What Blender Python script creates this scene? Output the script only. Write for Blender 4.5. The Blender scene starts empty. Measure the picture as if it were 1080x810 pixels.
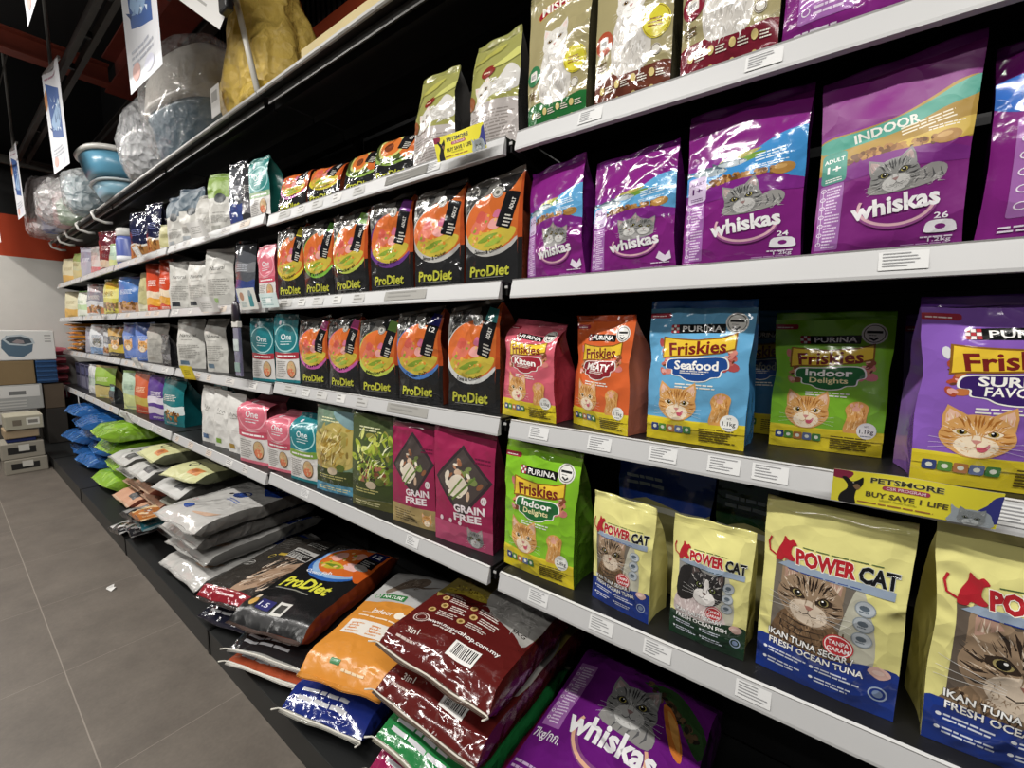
import bpy, bmesh, math, random
import numpy as np
from mathutils import Vector, noise, Matrix
PI = math.pi
# ------------------------------------------------------------------ camera, world, lights, exposure
scene = bpy.context.scene
col = scene.collection
cam_d = bpy.data.cameras.new('camera'); cam = bpy.data.objects.new('camera', cam_d); col.objects.link(cam)
scene.camera = cam
cam_d.sensor_fit = 'HORIZONTAL'; cam_d.sensor_width = 36.0; cam_d.lens = 452.02/1080*36.0
cam_d.clip_start = 0.02; cam_d.clip_end = 60
def cam_matrix(loc, yaw, pitch, roll):
    f = Vector((-math.sin(yaw)*math.cos(pitch), math.cos(yaw)*math.cos(pitch), math.sin(pitch)))
    r = f.cross(Vector((0, 0, 1))).normalized(); u = r.cross(f)
    c, s = math.cos(roll), math.sin(roll)
    r, u = c*r+s*u, -s*r+c*u
    M = Matrix((( r.x, u.x, -f.x, loc[0]), (r.y, u.y, -f.y, loc[1]), (r.z, u.z, -f.z, loc[2]), (0, 0, 0, 1)))
    return M
cam.matrix_world = cam_matrix((0.623, -0.810, 1.230), math.radians(36.738), math.radians(-6.678), math.radians(0.612))
vs = scene.view_settings
vs.view_transform = 'Standard'; vs.look = 'None'; vs.gamma = 1.0; vs.use_curve_mapping = False
vs.exposure = 0.0
scene.display_settings.display_device = 'sRGB'
w = bpy.data.worlds.new('shop_ambient'); scene.world = w; w.use_nodes = True
bg = w.node_tree.nodes['Background']; bg.inputs[0].default_value = (0.9, 0.95, 1.0, 1); bg.inputs[1].default_value = 0.06
def area_light(x, y, z, L, power, colr=(1.0, 0.97, 0.92), wid=0.07):
    d = bpy.data.lights.new('ceiling_area_light', 'AREA'); d.shape = 'RECTANGLE'; d.size = L; d.size_y = wid
    d.energy = power; d.color = colr
    o = bpy.data.objects.new('ceiling_area_light', d); col.objects.link(o); o.location = (x, y, z)
    return o
for i in range(6):                                   # the row of tube lamps over the aisle
    area_light(1.5-1.75*i, -1.25, 2.95, 1.2, 38)
for i in range(4):                                   # upward-facing lights added only to brighten the roof steel
    o = area_light(1.0-2.3*i, -1.25, 2.97, 1.2, 12); o.rotation_euler = (PI, 0, 0)
for i in range(3):                                   # next row, over the far side of the aisle
    area_light(0.9-2.8*i, -2.6, 3.0, 1.2, 26)

# ------------------------------------------------------------------ colours and materials
def hx(h):
    if isinstance(h, tuple): return h
    h = h.lstrip('#'); o = []
    s_ = [int(h[i:i+2], 16)/255 for i in (0, 2, 4)]; lu = .3*s_[0]+.59*s_[1]+.11*s_[2]
    for c in s_:
        c = c+(lu-c)*.10
        o.append(c/12.92 if c <= .04045 else ((c+.055)/1.055)**2.4)
    return (o[0], o[1], o[2])
MATS = {}
def material(name, rough=.4, spec=.5, metal=0., bump=0., bscale=14., bdist=.01, ridged=True, alpha=1., coat=0., mottling=0., fine=0., transm=0., facet=0., patchy=False):
    m = bpy.data.materials.new(name); m.use_nodes = True; nt = m.node_tree; N = nt.nodes; Lk = nt.links
    p = N['Principled BSDF']; p.inputs['Roughness'].default_value = rough; p.inputs['Metallic'].default_value = metal
    p.inputs['Specular IOR Level'].default_value = spec; p.inputs['Alpha'].default_value = alpha
    p.inputs['Coat Weight'].default_value = coat; p.inputs['Coat Roughness'].default_value = .08
    p.inputs['Transmission Weight'].default_value = transm
    a = N.new('ShaderNodeAttribute'); a.attribute_name = 'Col'
    tc = N.new('ShaderNodeTexCoord'); oi = N.new('ShaderNodeObjectInfo')
    ad = N.new('ShaderNodeVectorMath'); ad.operation = 'MULTIPLY_ADD'
    cmb = N.new('ShaderNodeCombineXYZ')
    for k in range(3): Lk.new(oi.outputs['Random'], cmb.inputs[k])
    Lk.new(cmb.outputs[0], ad.inputs[0]); ad.inputs[1].default_value = (37, 53, 71); Lk.new(tc.outputs['Object'], ad.inputs[2])
    if mottling:
        n = N.new('ShaderNodeTexNoise'); n.inputs['Scale'].default_value = 7; n.inputs['Detail'].default_value = 6; n.inputs['Roughness'].default_value = .65
        Lk.new(ad.outputs[0], n.inputs['Vector'])
        mr = N.new('ShaderNodeMapRange'); mr.inputs[1].default_value = .3; mr.inputs[2].default_value = .7; mr.inputs[3].default_value = 1-mottling; mr.inputs[4].default_value = 1+mottling
        Lk.new(n.outputs[0], mr.inputs[0])
        mx = N.new('ShaderNodeVectorMath'); mx.operation = 'SCALE'; Lk.new(a.outputs['Color'], mx.inputs[0]); Lk.new(mr.outputs[0], mx.inputs['Scale'])
        Lk.new(mx.outputs[0], p.inputs['Base Color'])
    else:
        Lk.new(a.outputs['Color'], p.inputs['Base Color'])
    if bump:
        n = N.new('ShaderNodeTexNoise'); n.inputs['Scale'].default_value = bscale; n.inputs['Detail'].default_value = 3.5
        n.inputs['Distortion'].default_value = 1.1
        if ridged:
            n.noise_type = 'RIDGED_MULTIFRACTAL'; n.inputs['Roughness'].default_value = .55
        Lk.new(ad.outputs[0], n.inputs['Vector'])
        b = N.new('ShaderNodeBump'); b.inputs['Strength'].default_value = bump; b.inputs['Distance'].default_value = bdist
        if facet:
            vo = N.new('ShaderNodeTexVoronoi'); vo.inputs['Scale'].default_value = bscale*1.7; vo.inputs['Randomness'].default_value = 1.0
            wv = N.new('ShaderNodeVectorMath'); wv.operation = 'MULTIPLY_ADD'; wv.inputs[1].default_value = (.05, .05, .05)
            nn = N.new('ShaderNodeTexNoise'); nn.inputs['Scale'].default_value = bscale*1.2; Lk.new(ad.outputs[0], nn.inputs['Vector'])
            Lk.new(nn.outputs['Color'], wv.inputs[0]); Lk.new(ad.outputs[0], wv.inputs[2]); Lk.new(wv.outputs[0], vo.inputs['Vector'])
            am = N.new('ShaderNodeMath'); am.operation = 'MULTIPLY_ADD'; am.inputs[1].default_value = facet; Lk.new(vo.outputs['Distance'], am.inputs[0]); Lk.new(n.outputs[0], am.inputs[2])
            Lk.new(am.outputs[0], b.inputs['Height'])
        else: Lk.new(n.outputs[0], b.inputs['Height'])
        if patchy:                                    # some areas are creased, others drawn smooth
            pn = N.new('ShaderNodeTexNoise'); pn.inputs['Scale'].default_value = 7; pn.inputs['Detail'].default_value = 1; Lk.new(ad.outputs[0], pn.inputs['Vector'])
            pm = N.new('ShaderNodeMapRange'); pm.inputs[1].default_value = .36; pm.inputs[2].default_value = .66; pm.inputs[3].default_value = bump*.12; pm.inputs[4].default_value = bump
            Lk.new(pn.outputs[0], pm.inputs[0]); Lk.new(pm.outputs[0], b.inputs['Strength'])
        if fine:
            n2 = N.new('ShaderNodeTexNoise'); n2.inputs['Scale'].default_value = bscale*6; n2.inputs['Detail'].default_value = 2
            Lk.new(ad.outputs[0], n2.inputs['Vector'])
            b2 = N.new('ShaderNodeBump'); b2.inputs['Strength'].default_value = fine; b2.inputs['Distance'].default_value = bdist*.4
            Lk.new(n2.outputs[0], b2.inputs['Height']); Lk.new(b.outputs[0], b2.inputs['Normal']); Lk.new(b2.outputs[0], p.inputs['Normal'])
        else:
            Lk.new(b.outputs[0], p.inputs['Normal'])
    MATS[name] = m
    return m
material('film_gloss', .11, .6, bump=.9, bscale=13, bdist=.013, coat=.35, fine=.07, facet=.75, patchy=True)
material('film_satin', .25, .5, bump=.7, bscale=12, bdist=.011, fine=.08, facet=.6, patchy=True)
material('film_matt', .42, .45, bump=.65, bscale=9, bdist=.014, fine=.12, facet=.8)
material('paper', .6, .35, bump=.1, bscale=20, bdist=.003, ridged=False)
material('card', .75, .3, bump=.1, bscale=30, bdist=.002, ridged=False, mottling=.06)
material('black_metal', .42, .4, bump=.06, bscale=60, bdist=.001, ridged=False, mottling=.05)
material('white_rail', .38, .5, bump=.04, bscale=12, bdist=.002, ridged=False, mottling=.02)
material('plastic', .28, .5)
material('beam_paint', .55, .4, bump=.15, bscale=25, bdist=.003, ridged=False, mottling=.18)
material('clear_wrap', .07, .9, bump=1.0, bscale=11, bdist=.04, alpha=.28, fine=.5, coat=.6, facet=1.0)
material('frosted_wrap', .10, .9, bump=1.0, bscale=11, bdist=.04, alpha=.52, fine=.5, coat=.5, facet=1.0)
material('mesh_cloth', .5, .35, bump=.9, bscale=9, bdist=.03, fine=.35, facet=.8)
material('wall_paint', .7, .3, bump=.05, bscale=3, bdist=.01, ridged=False, mottling=.03)

# ------------------------------------------------------------------ object helpers
def thing(name, label, cat, loc=(0, 0, 0), rot=(0, 0, 0), group=None):
    o = bpy.data.objects.new(name, None); col.objects.link(o); o.empty_display_size = .05
    o.location = loc; o.rotation_euler = rot; o['label'] = label; o['category'] = cat
    if group: o['group'] = group
    return o
def tag(o, label, cat, group=None, kind=None):
    if label: o['label'] = label
    if cat: o['category'] = cat
    if group: o['group'] = group
    if kind: o['kind'] = kind
    return o
def mkmesh(name, verts, faces, cols, smooth=True):
    me = bpy.data.meshes.new(name); me.from_pydata([tuple(v) for v in verts], [], [tuple(f) for f in faces])
    at = me.color_attributes.new('Col', 'FLOAT_COLOR', 'CORNER')
    nl = len(me.loops); arr = np.ones((nl, 4), dtype=np.float32)
    lt = np.zeros(len(me.polygons), dtype=np.int32); me.polygons.foreach_get('loop_total', lt)
    c = np.array([hx(x) for x in cols], dtype=np.float32).reshape(-1, 3)
    arr[:, :3] = np.repeat(c, lt, axis=0)
    at.data.foreach_set('color', arr.ravel())
    if smooth: me.polygons.foreach_set('use_smooth', np.ones(len(me.polygons), dtype=bool))
    me.update()
    return me
def place(name, me, mat, parent=None, loc=None, rot=None):
    o = bpy.data.objects.new(name, me); col.objects.link(o)
    if not me.materials: me.materials.append(MATS[mat])
    if parent: o.parent = parent
    if loc: o.location = loc
    if rot: o.rotation_euler = rot
    return o
class MB:
    """collects coloured geometry that becomes ONE mesh object"""
    def __init__(s): s.v = []; s.f = []; s.c = []
    def add(s, vs, fs, c):
        b = len(s.v); s.v += [Vector(p) for p in vs]; s.f += [tuple(i+b for i in f) for f in fs]; s.c += [c]*len(fs)
    def box(s, x0, x1, y0, y1, z0, z1, c):
        vs = [(x, y, z) for z in (z0, z1) for y in (y0, y1) for x in (x0, x1)]
        s.add(vs, [(0, 2, 3, 1), (4, 5, 7, 6), (0, 1, 5, 4), (2, 6, 7, 3), (0, 4, 6, 2), (1, 3, 7, 5)], c); return s
    def bbox(s, x0, x1, y0, y1, z0, z1, c, r=.004, seg=2):
        bm = bmesh.new(); bmesh.ops.create_cube(bm, size=1)
        for v in bm.verts: v.co = Vector(((x0+x1)/2+v.co.x*(x1-x0), (y0+y1)/2+v.co.y*(y1-y0), (z0+z1)/2+v.co.z*(z1-z0)))
        bmesh.ops.bevel(bm, geom=bm.edges[:], offset=r, segments=seg, affect='EDGES', profile=.5)
        bm.verts.index_update(); s.add([v.co.copy() for v in bm.verts], [[v.index for v in f.verts] for f in bm.faces], c); bm.free(); return s
    def prism(s, prof, x0, x1, c, axis='x'):
        n = len(prof)
        g = (lambda t, p: (t, p[0], p[1])) if axis == 'x' else ((lambda t, p: (p[0], t, p[1])) if axis == 'y' else (lambda t, p: (p[0], p[1], t)))
        vs = [g(x0, p) for p in prof]+[g(x1, p) for p in prof]
        s.add(vs, [tuple(range(n))[::-1], tuple(range(n, 2*n))]+[(i, (i+1) % n, n+(i+1) % n, n+i) for i in range(n)], c); return s
    def tube(s, pts, r, c, n=8):
        pts = [Vector(p) for p in pts]; m = len(pts); vs = []
        for i, p in enumerate(pts):
            t = (pts[min(i+1, m-1)]-pts[max(i-1, 0)]).normalized()
            a = t.cross(Vector((0, 0, 1)) if abs(t.z) < .9 else Vector((1, 0, 0))).normalized(); b = t.cross(a)
            rr = r[i] if isinstance(r, (list, tuple)) else r
            vs += [p+rr*(math.cos(2*PI*k/n)*a+math.sin(2*PI*k/n)*b) for k in range(n)]
        fs = [(i*n+k, i*n+(k+1) % n, (i+1)*n+(k+1) % n, (i+1)*n+k) for i in range(m-1) for k in range(n)]
        fs += [tuple(range(n))[::-1], tuple((m-1)*n+k for k in range(n))]
        s.add(vs, fs, c); return s
    def lathe(s, prof, c, n=24, cx=0, cy=0, sx=1, sy=1, sq=1.0):
        vs = []
        for r, z in prof:
            for k in range(n):
                a = 2*PI*k/n; ca, sa = math.cos(a), math.sin(a)
                e = 2/sq if sq else 1
                ca = math.copysign(abs(ca)**(1/sq), ca); sa = math.copysign(abs(sa)**(1/sq), sa)
                vs.append((cx+r*sx*ca, cy+r*sy*sa, z))
        m = len(prof)
        fs = [(i*n+k, i*n+(k+1) % n, (i+1)*n+(k+1) % n, (i+1)*n+k) for i in range(m-1) for k in range(n)]
        fs += [tuple(range(n))[::-1], tuple((m-1)*n+k for k in range(n))]
        s.add(vs, fs, c); return s
    def crumple(s, amp, freq, seed=0, keep=None):
        o = Vector((seed*3.1, seed*1.7, seed*2.3))
        for i, p in enumerate(s.v):
            k = keep(p) if keep else 1
            s.v[i] = p+k*amp*(noise.noise_vector(p*freq+o)+.5*noise.noise_vector(p*freq*2.3+o))
        return s
    def build(s, name, mat, parent=None, smooth=False, loc=None, rot=None):
        me = mkmesh(name, s.v, s.f, s.c, smooth)
        return place(name, me, mat, parent, loc, rot)

# ------------------------------------------------------------------ printed artwork: flat coloured outlines, cut to a bag's grid and laid on it
TXT = {}
def text_mesh(s, bold=.0, shear=0.):
    k = (s, bold, shear)
    if k in TXT: return TXT[k]
    cu = bpy.data.curves.new('t', 'FONT'); cu.body = s; cu.offset = bold; cu.shear = shear; cu.resolution_u = 2; cu.size = 1.0
    ob = bpy.data.objects.new('t', cu); col.objects.link(ob)
    dg = bpy.context.evaluated_depsgraph_get(); dg.update()
    ev = ob.evaluated_get(dg); me = ev.to_mesh()
    vs = np.array([v.co[:2] for v in me.vertices]) if len(me.vertices) else np.zeros((0, 2)); fs = [tuple(p.vertices) for p in me.polygons]
    ev.to_mesh_clear(); bpy.data.objects.remove(ob); bpy.data.curves.remove(cu)
    TXT[k] = (vs, fs); return TXT[k]
def catmull(P, n=5):
    o = []; m = len(P)
    for i in range(m):
        a, b, c, d = (np.array(P[(i+k-1) % m], float) for k in range(4))
        for j in range(n):
            t = j/n; o.append(tuple(.5*((2*b)+(-a+c)*t+(2*a-5*b+4*c-d)*t*t+(-a+3*b-3*c+d)*t**3)))
    return o
class Art:
    def __init__(s, a, base):
        s.a = a; s.base = base; s.v = []; s.f = []; s.c = []; s.layer = 0; s.M = None; s.rng = random.Random(5)
    def _t(s, pts):
        if s.M is None: return pts
        cx, cy, sc, rot, sx = s.M; c, n = math.cos(rot), math.sin(rot)
        return [(cx+sc*(c*x*sx-n*y), cy+sc*(n*x*sx+c*y)) for x, y in pts]
    def raw(s, pts, faces, c, z):
        b = len(s.v); s.v += [(x, y, z) for x, y in s._t(pts)]; s.f += [tuple(i+b for i in f) for f in faces]; s.c += [hx(c)]*len(faces)
    def poly(s, pts, c, same=False):
        if not same: s.layer += 1
        s.raw(pts, [tuple(range(len(pts)))], c, s.layer); return s
    def curve(s, pts, c, n=4, same=False): return s.poly(catmull(pts, n), c, same)
    def rect(s, x0, y0, x1, y1, c, r=0., same=False):
        if r:
            P = []
            for cx, cy, a0 in ((x1-r, y1-r, 0), (x0+r, y1-r, 90), (x0+r, y0+r, 180), (x1-r, y0+r, 270)):
                P += [(cx+r*math.cos(math.radians(a0+t)), cy+r*math.sin(math.radians(a0+t))) for t in (0, 30, 60, 90)]
            return s.poly(P, c, same)
        return s.poly([(x0, y0), (x1, y0), (x1, y1), (x0, y1)], c, same)
    def ell(s, cx, cy, rx, ry, c, n=18, rot=0., same=False):
        k, q = math.cos(rot), math.sin(rot)
        return s.poly([(cx+rx*math.cos(2*PI*i/n)*k-ry*math.sin(2*PI*i/n)*q, cy+rx*math.cos(2*PI*i/n)*q+ry*math.sin(2*PI*i/n)*k) for i in range(n)], c, same)
    def ring(s, cx, cy, rx, ry, wd, c, n=26, a0=0., a1=2*PI, same=False):
        if not same: s.layer += 1
        P = []
        for i in range(n+1):
            t = a0+(a1-a0)*i/n; P += [(cx+rx*math.cos(t), cy+ry*math.sin(t)), (cx+(rx-wd)*math.cos(t), cy+(ry-wd)*math.sin(t))]
        s.raw(P, [(2*i, 2*i+2, 2*i+3, 2*i+1) for i in range(n)], c, s.layer); return s
    def line(s, pts, wd, c, same=False, taper=False):
        if not same: s.layer += 1
        n = len(pts); P = []
        for i, p in enumerate(pts):
            a = pts[max(i-1, 0)]; b = pts[min(i+1, n-1)]; dx, dy = b[0]-a[0], b[1]-a[1]; L = math.hypot(dx, dy) or 1
            h = wd/2*((1-abs(2*i/(n-1)-1)*.85) if taper else 1)
            P += [(p[0]-dy/L*h, p[1]+dx/L*h), (p[0]+dy/L*h, p[1]-dx/L*h)]
        s.raw(P, [(2*i, 2*i+1, 2*i+3, 2*i+2) for i in range(n-1)], c, s.layer); return s
    def text(s, t, cx, cy, h, c, w=None, bold=.02, shear=0., rot=0., arc=None, out=None, outw=.03, al='c'):
        """h = letter height, w = total width, arc = (radius) bends the line"""
        for pas in ((out, bold+outw), (c, bold)):
            if pas[0] is None: continue
            vs, fs = text_mesh(t, pas[1], shear)
            if not len(vs): continue
            v0, _ = text_mesh(t, bold, shear)
            lo, hi = v0.min(0), v0.max(0); hh = .69
            sy = h/hh; sx = (w/(hi[0]-lo[0])) if w else sy
            x = (vs[:, 0]-(lo[0]+hi[0])/2)*sx; y = (vs[:, 1]-hh/2)*sy
            if al == 'l': x = x+(hi[0]-lo[0])/2*sx
            if arc:
                th = x/arc; x, y = (arc+y)*np.sin(th), (arc+y)*np.cos(th)-arc
            k, q = math.cos(rot), math.sin(rot)
            s.layer += 1
            s.raw(list(zip(cx+x*k-y*q, cy+x*q+y*k)), fs, pas[0], s.layer)
        return s
    def bars(s, x0, y0, x1, y1, n, c, fill=.45, rag=.35, rot=0.):
        """lines of print too small to read in the photograph"""
        s.layer += 1; dy = (y1-y0)/n
        for i in range(n):
            xe = x1-(x1-x0)*rag*s.rng.random(); yb = y0+i*dy
            x = x0
            while x < xe-1e-6:
                wl = min(xe-x, (x1-x0)*(.08+.2*s.rng.random()))
                P = [(x, yb), (x+wl, yb), (x+wl, yb+dy*fill), (x, yb+dy*fill)]
                if rot: P = [(x0+(px-x0)*math.cos(rot)-(py-y0)*math.sin(rot), y0+(px-x0)*math.sin(rot)+(py-y0)*math.cos(rot)) for px, py in P]
                s.raw(P, [(0, 1, 2, 3)], c, s.layer); x += wl+(x1-x0)*.025
        return s
    def barcode(s, x0, y0, x1, y1, rot=0.):
        s.rect(x0, y0, x1, y1, '#eceae6'); s.layer += 1
        x = x0+(x1-x0)*.1
        while x < x1-(x1-x0)*.1:
            wl = (x1-x0)*s.rng.choice((.015, .03, .045)); s.raw([(x, y0+(y1-y0)*.2), (x+wl, y0+(y1-y0)*.2), (x+wl, y1-(y1-y0)*.1), (x, y1-(y1-y0)*.1)], [(0, 1, 2, 3)], '#222222', s.layer); x += wl+(x1-x0)*s.rng.choice((.02, .035))
        return s
    def scatter(s, n, fx, cols, r=(.01, .02), asp=(.5, 1.), m=10):
        s.layer += 1; base = s.layer
        for i in range(n):
            x, y = fx(s.rng); rr = s.rng.uniform(*r); a = s.rng.uniform(*asp); ro = s.rng.uniform(0, PI); k, q = math.cos(ro), math.sin(ro)
            P = [(x+rr*math.cos(2*PI*j/m)*k-rr*a*math.sin(2*PI*j/m)*q, y+rr*math.cos(2*PI*j/m)*q+rr*a*math.sin(2*PI*j/m)*k) for j in range(m)]
            s.raw(P, [tuple(range(m))], s.rng.choice(cols), base+2.5*i/n)
        s.layer += 2.5
        return s
    def strokes(s, n, fx, cols, L=.1, wd=.02, jit=.35):
        """short tapered hair strokes; fx(rng) -> x, y, angle"""
        s.layer += 1; base = s.layer
        for i in range(n):
            x, y, an = fx(s.rng); an += s.rng.uniform(-jit, jit); l = L*s.rng.uniform(.5, 1.2); ww = wd*s.rng.uniform(.6, 1.2)
            dx, dy = math.cos(an), math.sin(an)
            P = [(x-dy*ww/2, y+dx*ww/2), (x+dy*ww/2, y-dx*ww/2), (x+dx*l, y+dy*l)]
            s.raw(P, [(0, 1, 2)], s.rng.choice(cols), base+3*i/n)
        s.layer += 3
        return s
    # ---- pictures
    def cat(s, cx, cy, sc, st, rot=0., sx=1., furn=170, tongue=False, body=None):
        C = dict(grey=dict(b='#8b8b89', d='#3d3d3f', l='#c9c8c5', e='#b7a94e', n='#9b7a78', i='#b59a98'),
                 brown=dict(b='#957c62', d='#31241b', l='#d6c4ae', e='#9a8c56', n='#a06a5c', i='#b08a78'),
                 orange=dict(b='#e0a45a', d='#b06a24', l='#f6e3c4', e='#a8892f', n='#d08a80', i='#f0c0a8'),
                 bw=dict(b='#2a2a2c', d='#101012', l='#e6e2de', e='#7d8a4a', n='#6a5552', i='#5a4a48'),
                 white=dict(b='#dcd8d0', d='#b4afa8', l='#f4f2ee', e='#8a6a30', n='#c79a94', i='#e3c8c0'),
                 bluegrey=dict(b='#8f9698', d='#5d666a', l='#c4cacb', e='#8f9a70', n='#707578', i='#9aa0a2'))[st]
        s.M = (cx, cy, sc, rot, sx)
        for sg in (-1, 1):
            s.poly([(sg*.97, .28), (sg*.99, .8), (sg*.90, 1.27), (sg*.55, 1.02), (sg*.22, .78)], C['b'])
            s.poly([(sg*.88, .5), (sg*.90, .85), (sg*.83, 1.1), (sg*.58, .92), (sg*.42, .72)], C['i'])
            s.strokes(10, lambda r: (sg*r.uniform(.5, .85), r.uniform(.55, .7), PI/2-sg*.1), [C['l'], C['b']], .3, .04)
        half = [(0, .9), (.4, .84), (.8, .55), (1.0, .12), (1.02, -.2), (.85, -.52), (.55, -.78), (.25, -.92)]
        s.curve(half+[(-x, y) for x, y in half[:0:-1]], C['b'], 3)
        def around(r):
            a = r.uniform(0, 2*PI); d = math.sqrt(r.random())*.93
            x, y = d*math.cos(a), d*math.sin(a)*.86; return x, y, math.atan2(y+.25, x)
        s.strokes(furn, around, [C['b'], C['b'], C['d'], C['l']], .2, .035)
        s.curve([(-.5, -.2), (-.2, -.05), (0, .02), (.2, -.05), (.5, -.2), (.6, -.5), (.35, -.82), (0, -.9), (-.35, -.82), (-.6, -.5)], C['l'], 3)
        s.strokes(int(furn*.4), lambda r: (r.uniform(-.5, .5), r.uniform(-.8, -.2), r.uniform(PI, 2*PI)), [C['l'], C['l'], C['b']], .15, .03)
        if st in ('grey', 'brown', 'orange'):
            for sg in (-1, 1):
                for k in range(3):
                    s.line([(sg*(.08+.13*k), .38-.02*k), (sg*(.10+.17*k), .62), (sg*(.12+.23*k), .86-.05*k)], .075, C['d'], taper=True)
                s.line([(sg*.97, .12), (sg*.75, .05), (sg*.6, .08)], .07, C['d'], taper=True)
                s.line([(sg*1.0, -.12), (sg*.78, -.2), (sg*.58, -.16)], .08, C['d'], taper=True)
                s.line([(sg*.88, -.42), (sg*.72, -.45), (sg*.55, -.4)], .07, C['d'], taper=True)
            s.line([(0, .3), (0, .6), (0, .88)], .07, C['d'], taper=True)
        if st == 'bw':
            s.curve([(-.1, .5), (.05, .6), (.16, .4), (.25, -.05), (.62, -.3), (.6, -.7), (0, -.95), (-.55, -.75), (-.5, -.4), (-.14, -.1)], C['l'], 3)
        for sg in (-1, 1):
            s.curve([(sg*.66, .16), (sg*.42, .30), (sg*.2, .12), (sg*.17, .02), (sg*.40, -.04), (sg*.6, .04)], C['l'] if st == 'orange' else C['d'], 3)
            s.ell(sg*.41, .12, .15, .12, C['e'], 14)
            s.ell(sg*.41, .12, .075 if st in ('orange', 'white') else .105, .112, '#0c0c0c', 12)
            s.ell(sg*.38, .165, .035, .03, '#ffffff', 8)
            s.line([(sg*.68, .18), (sg*.42, .285), (sg*.17, .06)], .035, C['d'])
        s.line([(-.14, .2), (-.11, -.05), (-.13, -.2)], .03, C['b'] if st != 'bw' else C['d'], taper=True)
        s.line([(.14, .2), (.11, -.05), (.13, -.2)], .03, C['b'], taper=True)
        s.ell(-.19, -.42, .23, .18, C['l'], 14); s.ell(.19, -.42, .23, .18, C['l'], 14)
        s.poly([(-.14, -.2), (0, -.175), (.14, -.2), (.06, -.32), (0, -.36), (-.06, -.32)], C['n'])
        s.line([(0, -.34), (0, -.46)], .025, C['d']); s.line([(0, -.46), (-.13, -.55), (-.28, -.5)], .03, C['d'], True); s.line([(0, -.46), (.13, -.55), (.28, -.5)], .03, C['d'], True)
        if tongue:
            s.curve([(.02, -.46), (.22, -.44), (.34, -.30), (.36, -.46), (.22, -.66), (.05, -.62)], '#d0566a', 3)
            s.line([(.08, -.56), (.22, -.52), (.32, -.36)], .02, '#a83c50')
        for sg in (-1, 1):
            for k, (a, b) in enumerate(((-.38, -.2), (-.43, -.45), (-.48, -.68))):
                s.line([(sg*.28, a), (sg*.8, (a+b)/2+.02), (sg*1.3, b)], .009, '#f4f2ee', same=k > 0)
        s.M = None
        return s
    def kibble(s, n, fx, r=.02, cols=('#8a5a2a', '#a8743a', '#6e431c', '#b98846')):
        s.scatter(n, fx, list(cols), (r*.8, r*1.2), (.55, .8), 9)
        return s
    def fish(s, x, y, L, rot=0., c='#9fb0b8', d='#4d6070'):
        s.M = (x, y, L, rot, 1)
        s.curve([(-.5, .02), (-.2, .16), (.2, .15), (.5, 0), (.2, -.13), (-.2, -.12)], c, 4)
        s.poly([(-.46, .02), (-.72, .18), (-.64, 0), (-.72, -.16)], d)
        s.curve([(-.5, .05), (-.2, .16), (.2, .15), (.48, .02), (.2, .08), (-.2, .08)], d, 4)
        s.ell(.36, .03, .035, .035, '#f4f4f0', 10); s.ell(.36, .03, .018, .018, '#101010', 8)
        s.line([(.26, .1), (.22, 0), (.26, -.09)], .02, d); s.M = None
        return s
ARTC = {}
def art_cut(key, art, nu, nv):
    """cut the artwork along the bag grid so that it lies exactly on the bag's own triangles"""
    k = (key, nu, nv)
    if k in ARTC: return ARTC[k]
    bm = bmesh.new(); lay = bm.faces.layers.int.new('cid')
    bv = [bm.verts.new((x, y/art.a, z*.01)) for x, y, z in art.v]
    for i, f in enumerate(art.f):
        if len(set(f)) < 3: continue
        try: nf = bm.faces.new([bv[j] for j in f])
        except ValueError: continue
        nf[lay] = i
    def cut(co, no, outer=False, inner=False):
        bmesh.ops.bisect_plane(bm, geom=bm.verts[:]+bm.edges[:]+bm.faces[:], dist=1e-6, plane_co=co, plane_no=no, clear_outer=outer, clear_inner=inner)
    cut((1, 0, 0), (1, 0, 0), True); cut((0, 0, 0), (-1, 0, 0), True); cut((0, 1, 0), (0, 1, 0), True); cut((0, 0, 0), (0, -1, 0), True)
    for i in range(1, nu): cut((i/nu, 0, 0), (1, 0, 0))
    for j in range(1, nv): cut((0, j/nv, 0), (0, 1, 0))
    for d in range(-(nv-1), nu): cut((d/nu, 0, 0), (nu, -nv, 0))
    bm.verts.index_update(); bm.faces.ensure_lookup_table()
    V = np.array([v.co[:] for v in bm.verts]).reshape(-1, 3); F = [[v.index for v in f.verts] for f in bm.faces]; Cc = [art.c[f[lay]] for f in bm.faces]
    # keep every outline facing the viewer
    for i, f in enumerate(F):
        P = V[f]; ar = .5*np.sum(P[:, 0]*np.roll(P[:, 1], -1)-np.roll(P[:, 0], -1)*P[:, 1])
        if ar < 0: F[i] = f[::-1]
    bm.free(); ARTC[k] = (V, F, Cc); return ARTC[k]
def lay_on(V, G, Nn, nu, nv, step):
    """(u, t, layer) -> point on the front grid G[j, i] along its normals Nn"""
    u = np.clip(V[:, 0], 0, 1)*nu; t = np.clip(V[:, 1], 0, 1)*nv
    i = np.minimum(np.floor(u).astype(int), nu-1); j = np.minimum(np.floor(t).astype(int), nv-1); fu = (u-i)[:, None]; ft = (t-j)[:, None]
    def tri(A):
        p00, p10, p01, p11 = A[j, i], A[j, i+1], A[j+1, i], A[j+1, i+1]
        return np.where(fu >= ft, p00+fu*(p10-p00)+ft*(p11-p10), p00+ft*(p01-p00)+fu*(p11-p01))
    lay = V[:, 2:3]*100; step = min(step, .0014/max(lay.max(), 1))      # the whole print stays within about a millimetre
    return tri(G)+tri(Nn)*(lay*step+.00012)
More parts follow.
